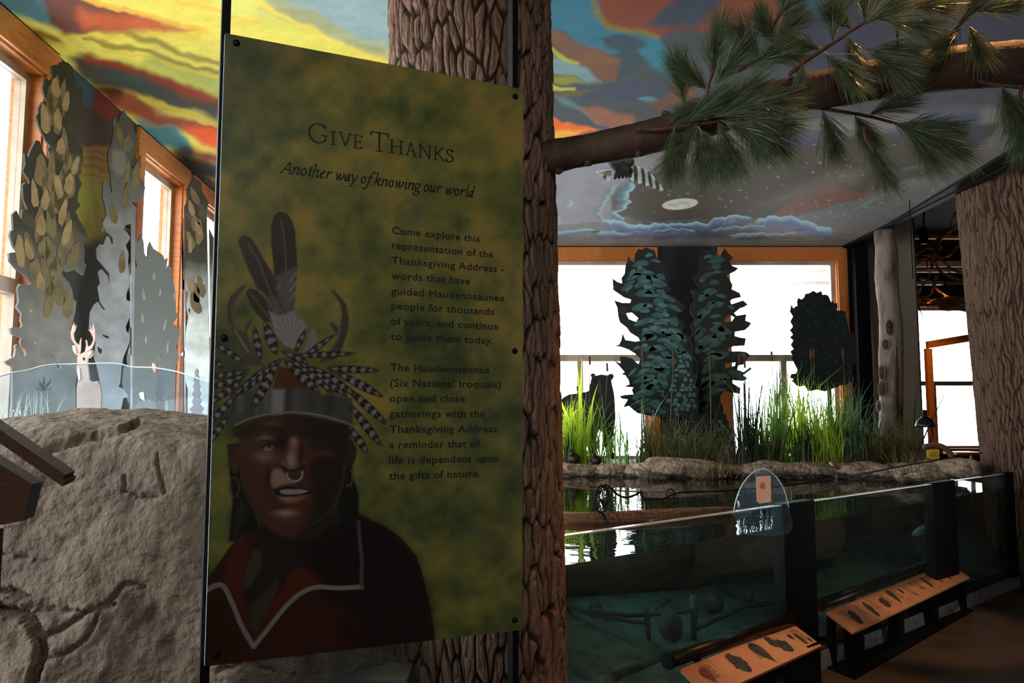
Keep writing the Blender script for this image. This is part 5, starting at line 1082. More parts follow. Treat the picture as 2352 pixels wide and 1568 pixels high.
# dry grass behind the acrylic
M['pale'] = leafmat('pale_dry_grass', [(176, 186, 168), (206, 206, 186)], .4)
def grass(name, px, py, Y, wpx, hpx, n, m, label, cat, seed, bw_=.006, lean=.25, spread=.2, group=None, curve=.35, kinds=None, droop=0.0):
    rn = random.Random(seed); base = at_y(px, py, Y); W = wpx / F * Y; H = hpx / F * Y
    e = thing(name, label, cat, tuple(base), group); mb = MB()
    for i in range(n):
        bx_ = base + Vector((rn.gauss(0, W * .23), rn.uniform(-.16, .16), -.02)); h = H * rn.uniform(.45, 1.0) * (1 - .35 * abs(bx_.x - base.x) / W)
        ph = rn.uniform(0, 6.283); d = Vector((math.cos(ph), math.sin(ph) * .7, 0)); ln_ = rn.gauss(0, lean) * h; cv_ = rn.uniform(0, curve) * h
        if rn.random() < .22: cv_ *= 2.4; flop = rn.uniform(.2, .55)
        else: flop = 0
        pts_ = []; ww = []
        for j in range(6):
            t = j / 5; pts_.append(bx_ + Vector((0, 0, h * (t - flop * t ** 3))) + d * (ln_ * t + cv_ * t * t * t)); ww.append(bw_ * rn.uniform(.8, 1.2) * (1 - t ** 2.5 * .93))
        mb.ribbon(pts_, ww, Vector((math.cos(ph + 1.57) + rn.uniform(-.3, .3), math.sin(ph + 1.57) * .4, rn.uniform(-.1, .1))))
    mb.build('blades', m, e, kind='stuff'); return e
grass('grass_tuft', 28, 985, 4.2, 30, 110, 26, M['pale'], 'pale dry grass tuft behind the acrylic at its left end', 'grass', 1, .004, .2)
grass('grass_tuft', 76, 975, 4.25, 36, 100, 24, M['pale'], 'second pale dry grass tuft behind the acrylic, near the tall pine', 'grass', 2, .004, .2)
for k, (x, l) in enumerate(((100, 'dark leaf sprig painted behind the acrylic left of the deer'),)):
    m = MB(); b = at_y(x, 898, 4.35)
    for dx, dz in ((-.03, .06), (0, .08), (.04, .065), (.05, .02), (-.05, .02)): m.ribbon([b, b + Vector((dx * .6, 0, dz * .6)), b + Vector((dx, 0, dz))], [.004, .016, .002], (1, 0, 0))
    o = m.build('leaf_sprig', M['bush']); tag(o, l, 'leaf')

# wooden nest box at the lower left, close to the visitor
nb = thing('nest_box', 'dark wooden nest box with sloping shingle roof poking in at the left edge', 'nest box', tuple(at_y(30, 1210, 1.55)))
M['nest'] = mat('weathered_board', [(44, 28, 18), (70, 45, 29), (56, 36, 24)], .75, 6, (1, 1, 7), .3, 40)
NY0, NY1 = 1.5, 1.60
r0, r1 = at_y(-60, 958, NY0), at_y(152, 1104, NY0); rd = (r1 - r0).normalized()
def slabq(a, b, th, y0_, y1_):
    n = Vector((-(b - a).z, 0, (b - a).x)).normalized() * th; sh = Vector((-.035, 0, 0))
    lo = [Vector((a.x, y0_, a.z)), Vector((b.x, y0_, b.z)), Vector((b.x, y1_, b.z)) + sh, Vector((a.x, y1_, a.z)) + sh]
    return lo, [p + n for p in lo]
MB().hexa(*slabq(r0 - rd * .12, r1, -.012, NY0, NY1)).build('roof', M['nest'], nb)
MB().hexa(*slabq(r0 - rd * .12, r1 - rd * .008, .008, NY0, NY1)).build('roof_shingle', M['nest'], nb)
a2 = at_y(74, 1112, 1.52); a3 = at_y(52, 1196, 1.52); a4 = at_y(-90, 1222, 1.52); a1 = at_y(-90, 1010, 1.52); a15 = at_y(0, 1050, 1.52)
bs = Vector((-.02, 0, 0))
MB().hexa([Vector((p.x, 1.52, p.z)) for p in (a4, a3, a2, a1)], [Vector((p.x, 1.59, p.z)) + bs for p in (a4, a3, a2, a1)]).build('body', M['nest'], nb)
MB().box((a4.x + .02, 1.55, a4.z / 2), (.05, .05, a4.z)).build('post', M['nest'], nb)
# grey plinth under the panel
pl = at_y(830, 1500, 3.05)
o = MB().box((pl.x, pl.y, .33), (.36, .2, .66)).build('grey_plinth', mat('grey_laminate', [(92, 90, 88), (100, 98, 96)], .6, 3)); tag(o, 'plain grey plinth showing below the panel between boulder and trunk', 'plinth')

# ---------------------------------------------------------------- tank
ZG, ZW = 1.04, .905
g0 = at_z(1287, 1234, ZG); g1 = at_z(1785, 1163, ZG)
td = Vector((g1.x - g0.x, g1.y - g0.y, 0)).normalized(); tn = Vector((td.y, -td.x, 0))      # tn faces the visitor
def tk(px, z, d=0.0, py=None):
    """point on the tank front line seen at chart column px; d metres towards the visitor"""
    r = ray(px, 1200); p = g0 + tn * d; t = (p - O).dot(tn) / r.dot(tn); w = O + r * t; return Vector((w.x, w.y, z))
def on_t(a, dn, z): return Vector((a.x, a.y, z)) + Vector((tn.x, tn.y, 0)) * dn
tank = thing('viewing_tank', 'long black-framed glass pond tank with clear upper rim', 'tank', tuple(tk(1500, 0)))
gl0 = tk(1200, 0); ends = [(gl0, tk(1800, 0)), (tk(1872, 0), tk(2146, 0)), (tk(2198, 0), tk(2316, 0))]
M['rim'] = mat('polished_glass_rim', [(200, 215, 220), (220, 232, 236)], .12, 10, spec=.8)
for a, b in ends:
    MB().hexa([on_t(a, .0, .10), on_t(b, .0, .10), on_t(b, -.03, .10), on_t(a, -.03, .10)], [on_t(a, .0, ZG), on_t(b, .0, ZG), on_t(b, -.03, ZG), on_t(a, -.03, ZG)]).build('glass_pane', M['tankglass'], tank)
    MB().hexa([on_t(a, .001, ZG), on_t(b, .001, ZG), on_t(b, -.031, ZG), on_t(a, -.031, ZG)], [on_t(a, .001, ZG + .006), on_t(b, .001, ZG + .006), on_t(b, -.031, ZG + .006), on_t(a, -.031, ZG + .006)]).build('glass_rim', M['rim'], tank)
for a, b in (((1800, 1872)), ((2146, 2198)), ((2314, 2334))):
    p, q_ = tk(a, 0, .012), tk(b, 0, .012)
    pa_, pb_ = tk(a, 0, .012), q_
    MB().hexa([on_t(pa_, 0, 0), on_t(pb_, 0, 0), on_t(pb_, -.075, 0), on_t(pa_, -.075, 0)], [on_t(pa_, 0, ZG + .012), on_t(pb_, 0, ZG + .012), on_t(pb_, -.075, ZG + .012), on_t(pa_, -.075, ZG + .012)]).build('post', M['black'], tank)
M['curb'] = mat('rough_grey_curb', [(76, 74, 74), (120, 118, 118), (96, 92, 90)], .8, 14, bump=.8, bscale=40)
ca, cb = tk(1260, 0), tk(2330, 0)
MB().hexa([on_t(ca, .03, 0), on_t(cb, .03, 0), on_t(cb, -.12, 0), on_t(ca, -.12, 0)], [on_t(ca, .01, .10), on_t(cb, .01, .10), on_t(cb, -.12, .10), on_t(ca, -.12, .10)]).build('curb', M['curb'], tank)
# the pond
def watermat():
    m, nt, out = newmat('pond_water'); t = N(nt, 'ShaderNodeBsdfTransparent'); t.inputs[0].default_value = (.34, .46, .44, 1)
    g = N(nt, 'ShaderNodeBsdfGlossy'); g.inputs['Roughness'].default_value = .015; fr_ = fresnel(nt, 1.45)
    tc = N(nt, 'ShaderNodeTexCoord'); nz = N(nt, 'ShaderNodeTexNoise'); nz.inputs['Scale'].default_value = 3.2; nz.inputs['Detail'].default_value = 3; nt.links.new(tc.outputs['Object'], nz.inputs[0])
    bp = N(nt, 'ShaderNodeBump'); bp.inputs['Strength'].default_value = .12; bp.inputs['Distance'].default_value = .03; nt.links.new(nz.outputs[0], bp.inputs['Height'])
    nt.links.new(bp.outputs[0], g.inputs['Normal']); nt.links.new(bp.outputs[0], fr_.inputs['Normal'])
    mx = N(nt, 'ShaderNodeMixShader'); nt.links.new(fr_.outputs[0], mx.inputs[0]); nt.links.new(t.outputs[0], mx.inputs[1]); nt.links.new(g.outputs[0], mx.inputs[2]); nt.links.new(mx.outputs[0], out.inputs[0]); return m
M['water'] = watermat()
wa, wb_ = on_t(tk(1180, 0), -.03, ZW), on_t(tk(2330, 0), -.03, ZW)
wpoly = [wa, wb_, Vector((4.75, 9.6, ZW)), Vector((-2.2, 9.6, ZW)), Vector((-2.2, wa.y + 1.2, ZW))]
o = MB().add(wpoly, [(0, 1, 2, 3, 4)]).build('pond_water', M['water']); tag(o, 'still dark pond water reflecting the bright windows', 'water', kind='stuff')
M['bed'] = mat('teal_pond_bed', [(34, 52, 50), (74, 100, 92), (50, 74, 70)], .9, 5, bump=.8, bscale=18, bdist=.05)
nb_ = 60; uu, vv = np.meshgrid(np.linspace(0, 1, nb_), np.linspace(0, 1, nb_), indexing='ij'); uu = uu.ravel()[:, None]; vv = vv.ravel()[:, None]
W = [np.array(p) for p in (wa, wb_, Vector((4.75, 9.6, 0)), Vector((-2.2, 9.6, 0)))]
Pb = W[0] * (1 - uu) * (1 - vv) + W[1] * uu * (1 - vv) + W[2] * uu * vv + W[3] * (1 - uu) * vv
Pb[:, 2] = .14 + .26 * smooth(0, .35, vv[:, 0]) + .05 * fbm(Pb[:, 0] * 3, Pb[:, 1] * 3, 3, 6)
bed = grid_mesh('pond_bed', Pb, nb_, nb_, M['bed']); bed.data.flip_normals(); struct(bed)
# submerged logs and sticks
M['wetlog'] = mat('submerged_log', [(40, 28, 18), (66, 50, 24), (50, 34, 22)], .7, 3, (1, 1, 1), .7, 14, bdist=.03)
M['stick'] = mat('drowned_stick', [(30, 40, 38), (48, 58, 52)], .8, 10, bump=.4, bscale=40)
o = MB().tube([Vector((-.3, 5.55, .60)), Vector((.35, 5.75, .6)), Vector((1.1, 6.05, .59)), Vector((1.9, 6.45, .60)), Vector((2.6, 6.9, .62))], [.29, .30, .29, .27, .24], 28, jit=.07, seed=3).build('sunken_log', M['wetlog'], None, True); tag(o, 'very thick dark log lying just under the water behind the first glass pane', 'log')
o = MB().box((3.3, 8.0, .47), (3.2, .3, .8), .55).build('pond_ledge', M['wetlog']); struct(o)
def zb(x, y, z): return at_z(x, y, z)
sticks = [([(1290, 1386), (1360, 1410), (1430, 1424), (1482, 1430)], .35, .014, 'thin dark branch slanting down from the left behind the first pane'), ([(1484, 1395), (1488, 1440), (1492, 1480)], None, .016, 'upright stump of branch left in the first pane'),
 ([(1592, 1366), (1594, 1420), (1593, 1470)], None, .02, 'tall upright drowned stake in the middle of the first pane'), ([(1600, 1440), (1660, 1412), (1710, 1392), (1783, 1384)], .34, .018, 'pale long branch rising to the right in the first pane'),
 ([(1360, 1400), (1440, 1412), (1540, 1408), (1600, 1400)], .38, .014, 'horizontal branch under the sunken log'), ([(1290, 1455), (1380, 1440), (1480, 1432)], .25, .022, 'thick branch low at the left of the first pane'),
 ([(1285, 1490), (1380, 1474), (1460, 1470), (1560, 1476)], .2, .02, 'lower long branch above the weeds'), ([(1290, 1540), (1400, 1522), (1500, 1514)], .16, .026, 'bottommost dark branch at the left'), ([(1400, 1560), (1480, 1530), (1560, 1500)], .18, .03, 'bottommost thick branch in the middle'),
 ([(1490, 1420), (1510, 1396), (1535, 1380)], .36, .008, 'short forked twig near the upright stump')]
for pl, z, r, lab in sticks:
    if z is None:
        b = at_z(pl[-1][0], pl[-1][1], .2); P_ = [at_y(x, y, b.y) for x, y in pl]
    else: P_ = [zb(x, y, z) for x, y in pl]
    o = MB().tube(P_, [r * (1.1 - .3 * i / len(P_)) for i in range(len(P_))], 9, jit=.3, seed=len(lab)).build('drowned_branch', M['stick'], None, True); tag(o, lab, 'branch')
for x, y, r, lab in ((1368, 1400, .045, 'dark rounded stone at the left behind the sunken log'), (1640, 1385, .06, 'large dark mussel-like stone in the first pane'), (1720, 1370, .035, 'small pointed dark stone at the right of the first pane'), (1540, 1440, .07, 'dark stone heap low in the middle of the first pane')):
    b = at_z(x, y, .34); o = MB().blob((b.x, b.y, .34), (r, r, r * 1.2), 14, 9, .12, int(x)).build('pond_stone', M['stick'], None, True); tag(o, lab, 'stone')
M['weed'] = leafmat('green_pond_weed', [(44, 88, 52), (70, 124, 64)], .2)
m = MB(); rn = random.Random(9)
for i in range(340):
    b = zb(rn.uniform(1290, 1500), rn.uniform(1455, 1510), .2); d = Vector((rn.uniform(-1, 1), rn.uniform(-.5, .5), rn.uniform(.0, .35))).normalized() * rn.uniform(.05, .16)
    m.ribbon([b, b + d * .5 + Vector((0, 0, .01)), b + d], [.002, .002, .0006], Vector((0, 1, .4)))
o = m.build('pond_weed', M['weed'], kind='stuff'); tag(o, 'bright green weed strands on the pond bottom', 'weed')
o = MB().blob(tuple(at_y(2118, 1216, 6.9)), (.10, .02, .035), 14, 8, .1, 3, Matrix.Rotation(-.5, 3, 'Y')).build('glint', mat('pale_green_glint', [(120, 170, 130), (160, 205, 165)], .4, 10), None, True); tag(o, 'small pale green blob standing in for a reflection in the second pane', 'glint')  # added blob in place of a green reflection on the glass
# floating log
M['drift'] = mat('brown_driftwood', [(96, 62, 42), (150, 104, 74), (120, 82, 58)], .75, 4, (1, 6, 6), .6, 30)
lp = [at_y(x, y, d) for x, y, d in ((1230, 1180, 5.25), (1330, 1180, 5.3), (1440, 1182, 5.35), (1560, 1182, 5.5), (1650, 1180, 5.65), (1720, 1176, 5.8))]
o = MB().tube([Vector((p.x, p.y, ZW + .0)) for p in lp], [.06, .062, .06, .064, .055, .03], 16, jit=.14, seed=6).build('floating_log', M['drift'], None, True); tag(o, 'weathered brown log floating just behind the net', 'log')
lp2 = [at_z(x, y, ZW + .01) for x, y in ((1440, 1216), (1520, 1200), (1600, 1190))]
# acrylic arch sign with paper label
sg = thing('acrylic_sign', 'clear round-topped acrylic sign with a paper label behind the net', 'sign', tuple(at_y(1745, 1220, 5.0)))
ol = [(1684, 1180), (1690, 1150), (1700, 1122), (1714, 1100), (1730, 1084), (1748, 1077), (1765, 1080), (1782, 1094), (1796, 1114), (1805, 1136), (1812, 1165), (1812, 1225), (1697, 1225), (1697, 1200)]
sp0, sp1 = yp(1684, 4.93, 1812, 4.99); o_, u, v, n = vframe(sp0, sp1)
uvf = lambda l: [((w - o_).dot(u), (w - o_).dot(v)) for w in (at_plane(x, y, o_, n) for x, y in l)]
plate('sheet', [uvf(catmull(ol, 3))], (o_, u, v, n), .008, M['acrylic'], sg)
plate('paper_label', [uvf([(1735, 1094), (1769, 1092), (1770, 1152), (1744, 1156), (1737, 1150)])], (o_ + n * .006, u, v, n), .002, mat('pink_paper', [(214, 164, 134), (226, 176, 146)], .8, 10), sg)
plate('printed_hand_icon', [uvf([(1744, 1112), (1750, 1105), (1756, 1110), (1756, 1122), (1746, 1122), (1743, 1116)])], (o_ + n * .0075, u, v, n), .001, mat('orange_print', [(180, 96, 40), (196, 112, 52)], .8, 10), sg)
MB().tube([o_ + u * a + Vector((0, 0, b)) for a, b in uvf(catmull(ol[:11], 3))], .003, 6).build('polished_edge', M['edge'], sg, True)

# rope and net over the water
DN = -.32
rope_l = [tk(1240, 0, DN), tk(1560, 0, DN)]
def rp(px, py): p = tk(px, 0, DN); r = ray(px, py); t = p.y / r.y; w = O + r * t; return Vector((p.x, p.y, w.z))
o = MB().tube([rp(x, y) for x, y in ((1230, 1115), (1288, 1118), (1380, 1124), (1470, 1129), (1560, 1130))], .0045, 8).build('tan_rope', M['straw'], None, True); tag(o, 'tan rope stretched over the pond from behind the big trunk', 'rope')
dr = catmull([(1398, 1116), (1420, 1136), (1440, 1142), (1460, 1136), (1474, 1128), (1474, 1136), (1482, 1146), (1505, 1146), (1528, 1144), (1560, 1131), (1640, 1128), (1700, 1124), (1760, 1120), (1830, 1112), (1920, 1099), (2000, 1085), (2090, 1068), (2200, 1050), (2262, 1040)], 4)
o = MB().tube([rp(x, y) for x, y in dr], .0065, 8, jit=.2).build('black_rope', M['rope'], None, True); tag(o, 'black rope sagging in loops then running to the far trunk', 'rope')
net = thing('fishing_net', 'black knotted fishing net hanging from the rope above the tank glass', 'net', tuple(rp(1500, 1190)))
def rope_y(x):
    for (a, b), (c_, d_) in zip(dr[:-1], dr[1:]):
        if a <= x <= c_ and c_ > a: return b + (d_ - b) * (x - a) / (c_ - a)
    return 1128
m = MB(); cols_ = []; x = 1384.0; rn = random.Random(3)
while x < 2150:
    top = rope_y(max(x, 1400)); bot = 1206 - (x - 1400) * .118 if x < 1800 else 1165 - (x - 1800) * .165
    pt, pb = rp(x, top), rp(x, bot)
    rows = 6; cols_.append([pt + (pb - pt) * (i / rows) + Vector((rn.uniform(-.004, .004) + .03 * i / rows, rn.uniform(-.012, .012), rn.uniform(-.003, .003))) for i in range(rows + 1)])
    x += 13.5 * (tk(1400, 0, DN).y / tk(x, 0, DN).y) ** .9
for c_ in cols_:
    for a, b in zip(c_[:-1], c_[1:]): m.tube([a, (a + b) / 2 + Vector((rn.uniform(-.004, .004), 0, 0)), b], .0011, 3, cap=False)
for c1_, c2_ in zip(cols_[:-1], cols_[1:]):
    for i in range(1, len(c1_)): m.tube([c1_[i], (c1_[i] + c2_[i]) / 2 - Vector((0, 0, .004)), c2_[i]], .0011, 3, cap=False)
m.build('mesh', M['rope'], net, kind='stuff')
m = MB()
for k in range(90):
    a = rp(rn.gauss(1386, 14), rn.gauss(1150, 16)) + Vector((0, rn.uniform(-.03, .03), 0)); b = a + Vector((rn.uniform(-.05, .05), rn.uniform(-.03, .03), rn.uniform(-.09, .05)))
    m.tube([a, (a + b) / 2 + Vector((rn.uniform(-.02, .02), 0, rn.uniform(-.02, .02))), b], .0016, 3, cap=False)
m.tube([rp(x, y) for x, y in catmull([(1396, 1114), (1376, 1118), (1368, 1140), (1364, 1158), (1374, 1172), (1388, 1184), (1392, 1204)], 4)], .006, 6, jit=.3)
m.tube([rp(x, y) for x, y in catmull([(1380, 1114), (1394, 1124), (1398, 1146), (1388, 1160), (1380, 1146)], 4)], .008, 6, jit=.3)
m.build('gathered_end', M['rope'], net, kind='stuff')
o = MB().tube([rp(1541 + 10 * math.cos(t * .45), 1134 + 11 * math.sin(t * .45)) for t in range(15)], .005, 7).build('rope_ring', M['rope'], None, True); tag(o, 'small black rope loop hanging on the net line', 'rope')

# ---------------------------------------------------------------- bank, stones
M['soil'] = mat('bank_soil', [(70, 58, 44), (108, 94, 74)], .95, 8, bump=.9, bscale=30, bdist=.04)
M['stone'] = mat('tan_pond_stone', [(92, 74, 60), (178, 154, 130), (136, 114, 92)], .55, 7, bump=1.0, bscale=22, bdist=.06, spec=.5)
nxb, nyb = 160, 40; xx, yy = np.meshgrid(np.linspace(-3.2, 5.4, nxb), np.linspace(9.1, 10.99, nyb), indexing='ij')
zz = .80 + .19 * smooth(9.1, 9.6, yy) + .05 * (fbm(xx * 2, yy * 2, 3, 5) - .3); bank = grid_mesh('pond_bank', np.stack([xx.ravel(), yy.ravel(), zz.ravel()], 1), nxb, nyb, M['soil']); bank.data.flip_normals(); struct(bank)
struct(MB().box((1.1, 9.9, .38), (8.5, 1.6, .76)).build('bank_wall', M['wetlog']))
stones = [(1310, 1077, 9.15, .32, .12, .075, 'long flat stone edging the pond nearest the big trunk'), (1400, 1078, 9.15, .26, .12, .07, 'low sunlit stone below the bear cutout'), (1455, 1080, 9.1, .14, .1, .06, 'small bright wet stone beside the large stone'),
 (1555, 1073, 9.0, .52, .22, .12, 'largest brown stone on the far bank below the conifers'), (1690, 1078, 9.1, .26, .14, .07, 'dark stone hidden in dry sedge'), (1775, 1074, 8.95, .34, .16, .09, 'smooth wet stone behind the acrylic sign'),
 (1880, 1076, 8.9, .42, .16, .09, 'long sunlit stone below the brightest reeds'), (1975, 1076, 8.8, .3, .15, .085, 'brown stone right of the white drooping stalk'), (2050, 1080, 8.6, .26, .16, .08, 'shaded stone below the dead log'),
 (2092, 1082, 8.3, .2, .16, .09, 'yellow-lit knobbly stone at the right bank'), (2150, 1076, 8.3, .34, .2, .1, 'orange-lit flat stone under the little yellow sign'), (2130, 1092, 8.0, .2, .1, .05, 'wet dark stone at the water edge by the far trunk'), (2205, 1072, 8.1, .2, .2, .1, 'stone wedged against the far trunk')]
for x, y, Y, a, b, h, lab in stones:
    p = at_y(x, y, Y); o = MB().blob((p.x, p.y, p.z - h * .15), (a, b, h), 40, 22, .13, int(x)).build('bank_stone', M['stone'], None, True); tag(o, lab, 'stone')
for x, y, k in ((1318, 1052, 0), (1368, 1056, 1)):
    d = thing('duck_figure', ['dark duck figure on the bank nearest the big trunk', 'dark duck figure on the bank between the bear cutout legs'][k], 'duck', tuple(at_y(x, y + 14, 9.25)))
    M.setdefault('duck', mat('duck_feathers', [(36, 26, 20), (70, 52, 40)], .6, 30)); c_ = at_y(x, y, 9.25)
    MB().blob(c_, (.07, .11, .06), 16, 10, .02, k).build('body', M['duck'], d, True); MB().blob(c_ + Vector((-.03, -.08, .05)), (.03, .035, .032), 12, 8, .0, k).build('head', M['duck'], d, True)
    MB().blob(c_ + Vector((-.03, -.125, .045)), (.012, .028, .007), 10, 6, 0, k).build('bill', M['stick'], d, True)

# ---------------------------------------------------------------- reeds and cattails
M['reed_y'] = leafmat('lime_reed', [(170, 205, 60), (215, 232, 80), (140, 190, 60)], .65)  # lightest and yellowest of the reed greens
M['reed_g'] = leafmat('green_reed', [(104, 146, 62), (150, 196, 86), (86, 124, 72)], .55)
M['reed_b'] = leafmat('blue_green_reed', [(58, 92, 68), (92, 128, 96), (60, 84, 60)], .4)
M['reed_d'] = leafmat('dark_reed', [(34, 44, 30), (58, 70, 44)], .35)
M['sedge'] = leafmat('olive_sedge', [(62, 62, 32), (96, 92, 46), (70, 78, 40)], .35)
M['dry'] = leafmat('dry_stalk', [(120, 96, 60), (160, 132, 86)], .3)
R = [(1306, 1066, 9.4, 90, 150, 190, 'reed_y', 'short bright yellow-green reeds beside the big trunk', .009, .2), (1330, 1060, 9.45, 90, 270, 16, 'reed_y', 'tall broad lime blades in front of the bear cutout body', .03, .22),
 (1300, 1064, 9.35, 70, 110, 60, 'reed_d', 'dark low shoots under the yellow-green reeds', .008, .2), (1375, 1060, 9.5, 120, 150, 40, 'reed_g', 'arching reeds crossing the bear cutout legs', .014, .6), (1436, 1062, 9.4, 60, 120, 18, 'reed_g', 'thin pale sprig right of the bear cutout', .009, .4),
 (1484, 1062, 9.4, 44, 120, 80, 'sedge', 'olive clump under the left tall conifer', .008, .22), (1478, 1060, 9.6, 60, 200, 7, 'reed_b', 'few pale tall blades before the left tall conifer', .022, .25), (1545, 1066, 9.3, 120, 140, 170, 'sedge', 'dense dark sedge between the tall conifers', .007, .35),
 (1620, 1068, 9.2, 130, 120, 200, 'sedge', 'drooping sedge mound above the pond centre', .006, .6), (1612, 1060, 9.5, 120, 110, 14, 'reed_b', 'bent blue-green blades lying over the sedge mound', .016, 1.1), (1720, 1062, 9.2, 74, 200, 46, 'reed_d', 'dark upright reeds against the bright window', .014, .1), (1716, 1064, 9.1, 110, 110, 120, 'reed_d', 'low dark reeds at the foot of the dark upright reeds', .008, .3),
 (1785, 1062, 9.2, 80, 210, 60, 'reed_g', 'mixed green reeds left of the window mullion', .014, .25), (1788, 1062, 9.4, 40, 290, 8, 'reed_b', 'tallest grey-green blades before the second window', .022, .08), (1770, 1064, 9.1, 90, 110, 110, 'sedge', 'low olive tufts behind the acrylic sign', .007, .3), (1845, 1060, 9.3, 90, 190, 110, 'reed_y', 'brightest lime reeds below the black tree cutout', .011, .35),
 (1860, 1060, 9.5, 80, 270, 10, 'reed_g', 'slim tall blades in front of the black tree cutout', .018, .3), (1850, 1064, 9.0, 90, 110, 90, 'reed_d', 'dark low shoots under the lime reeds', .008, .3), (1905, 1062, 9.2, 90, 170, 110, 'reed_g', 'green reeds in front of the right window jamb', .012, .3), (1900, 1064, 9.0, 90, 120, 110, 'reed_y', 'yellowish short grass below the right window jamb', .007, .35),
 (1960, 1064, 9.1, 80, 180, 80, 'reed_b', 'blue-green reeds before the black post', .013, .25), (2010, 1066, 9.0, 90, 130, 150, 'sedge', 'dark sedge at the left foot of the dead log', .007, .4), (2000, 1062, 9.4, 120, 200, 16, 'reed_b', 'leaning grey-green blades across the dead log', .02, .55), (2065, 1066, 8.9, 90, 130, 180, 'sedge', 'dark grass mound right of the dead log', .007, .35),
 (2075, 1062, 9.3, 90, 220, 7, 'reed_d', 'sparse dark blades leaning right past the dead log', .014, .6), (2090, 1074, 8.5, 90, 60, 90, 'dry', 'brown dry tuft next to the little yellow sign', .006, .8), (1925, 1070, 8.9, 60, 50, 60, 'dry', 'dry tangle over the long sunlit stone', .006, .9), (1655, 1092, 8.7, 90, 60, 40, 'dry', 'brittle dry twigs sticking out of the pond', .005, 1.1)]
for i, (x, y, Y, w_, h, n_, mt, lab, bw__, lean_) in enumerate(R):
    if 'reed' in mt and n_ >= 40: h *= 1.2; n_ = int(n_ * 1.15)
    grass('reed_clump' if 'reed' in mt else 'grass_clump', x, y, Y, w_, h, n_, M[mt], lab, 'reeds' if 'reed' in mt else 'grass', 50 + i, bw__ * 1.35, lean_ * .8, curve=lean_ * 1.5)
M['cat'] = mat('cattail_brown', [(74, 42, 28), (96, 58, 40)], .9, 30)
CT = [(1355, 818, 838, 1352, 'cattail just above the bear cutout back, nearest the trunk'), (1395, 833, 853, 1386, 'cattail directly above the bear cutout head'), (1327, 886, 898, 1318, 'short tilted cattail left of the bear cutout'), (1476, 797, 822, 1482, 'cattail in front of the left tall conifer'),
 (1547, 800, 830, 1536, 'cattail with red tint between the two tall conifers'), (1631, 818, 842, 1634, 'cattail overlapping the right tall conifer trunk'), (1699, 815, 838, 1700, 'left cattail of the pair beside the window fingers'), (1711, 822, 845, 1716, 'right cattail of the pair beside the window fingers'), (1773, 806, 828, 1778, 'cattail across the window rail above the tall blades'),
 (1863, 802, 826, 1868, 'left of the two touching cattails on the black cutout'), (1869, 800, 824, 1872, 'right of the two touching cattails on the black cutout'), (1937, 800, 824, 1948, 'cattail at the right edge of the black cutout')]
for x, a, b, xb, lab in CT:
    Y = 9.55; e = thing('cattail', lab, 'cattail', tuple(at_y(xb, 1062, Y)), 'cattails along the far bank')
    MB().tube([at_y(xb, 1064, Y), at_y(xb * .55 + x * .45, 950, Y), at_y(x, b, Y), at_y(x, a - 8, Y)], [.006, .005, .004, .0015], 6).build('stem', M['sedge'], e, True)
    p, q_ = at_y(x, b, Y), at_y(x - 1, a, Y); MB().tube([p, p + (q_ - p) * .08, p + (q_ - p) * .92, q_], [.005, .014, .013, .004], 9).build('spike', M['cat'], e, True)
o = MB().tube([at_y(x, y, 8.8) for x, y in catmull([(1905, 1062), (1914, 1070), (1918, 1084), (1922, 1098), (1916, 1112)], 4)], .014, 7, jit=.4).build('white_root', mat('bleached_root', [(210, 204, 190), (230, 226, 214)], .7, 20), None, True); tag(o, 'bleached white stalk drooping from the bank into the water', 'root')

# dead log with woodpecker holes
snag = thing('dead_log', 'upright pale dead log with woodpecker holes before the beige wall', 'log', tuple(at_y(2045, 960, 9.9)))
M['snag'] = mat('bare_grey_wood', [(70, 54, 43), (134, 120, 107), (98, 81, 68)], .8, 5, (1, 1, .35), .6, 22, bdist=.02)
sc = catmull([(2030, 528, 22), (2036, 580, 24), (2036, 640, 25), (2042, 700, 24), (2047, 760, 25), (2046, 820, 26), (2047, 880, 25), (2047, 940, 25), (2044, 1010, 27), (2044, 1060, 28)], 5)
Ys = 9.9; sp_pts = [at_y(a, b, Ys) for a, b, d in sc]
MB().tube(sp_pts, [d / F * Ys for a, b, d in sc], 30, jit=.06, seed=8).build('trunk', M['snag'], snag, True)
M['hole'] = mat('red_brown_heartwood', [(62, 32, 20), (96, 56, 36)], .85, 14, bump=.5, bscale=60)
for x, y, a, b in ((2043, 752, 8, 16), (2034, 791, 7, 11), (2026, 856, 6, 16), (2026, 892, 8, 17), (2019, 932, 6, 11)):
    ang = math.asin(max(-.95, min(.95, (x - 2046) / 27))); 
    p = at_y(x, y, Ys - .128 * math.cos(ang)); R3 = Matrix.Rotation(ang, 3, 'Z')
    ring = [p + R3 @ Vector((a * 1.15 / F * Ys * math.cos(t * .3307), -.006, b * 1.12 / F * Ys * math.sin(t * .3307))) for t in range(20)]
    MB().tube(ring, .006, 6, cap=False).build('hole_rim', M['snag'], snag, True)
    MB().blob(p, (a / F * Ys, .022, b / F * Ys), 16, 8, .03, int(x), R3).build('woodpecker_hole', M['hole'], snag, True)
MB().tube([at_y(2058, y, Ys - .115) for y in (780, 850, 930, 1000)], [.02, .03, .03, .035], 10, jit=.2).build('bark_strip', M['hole'], snag, True)

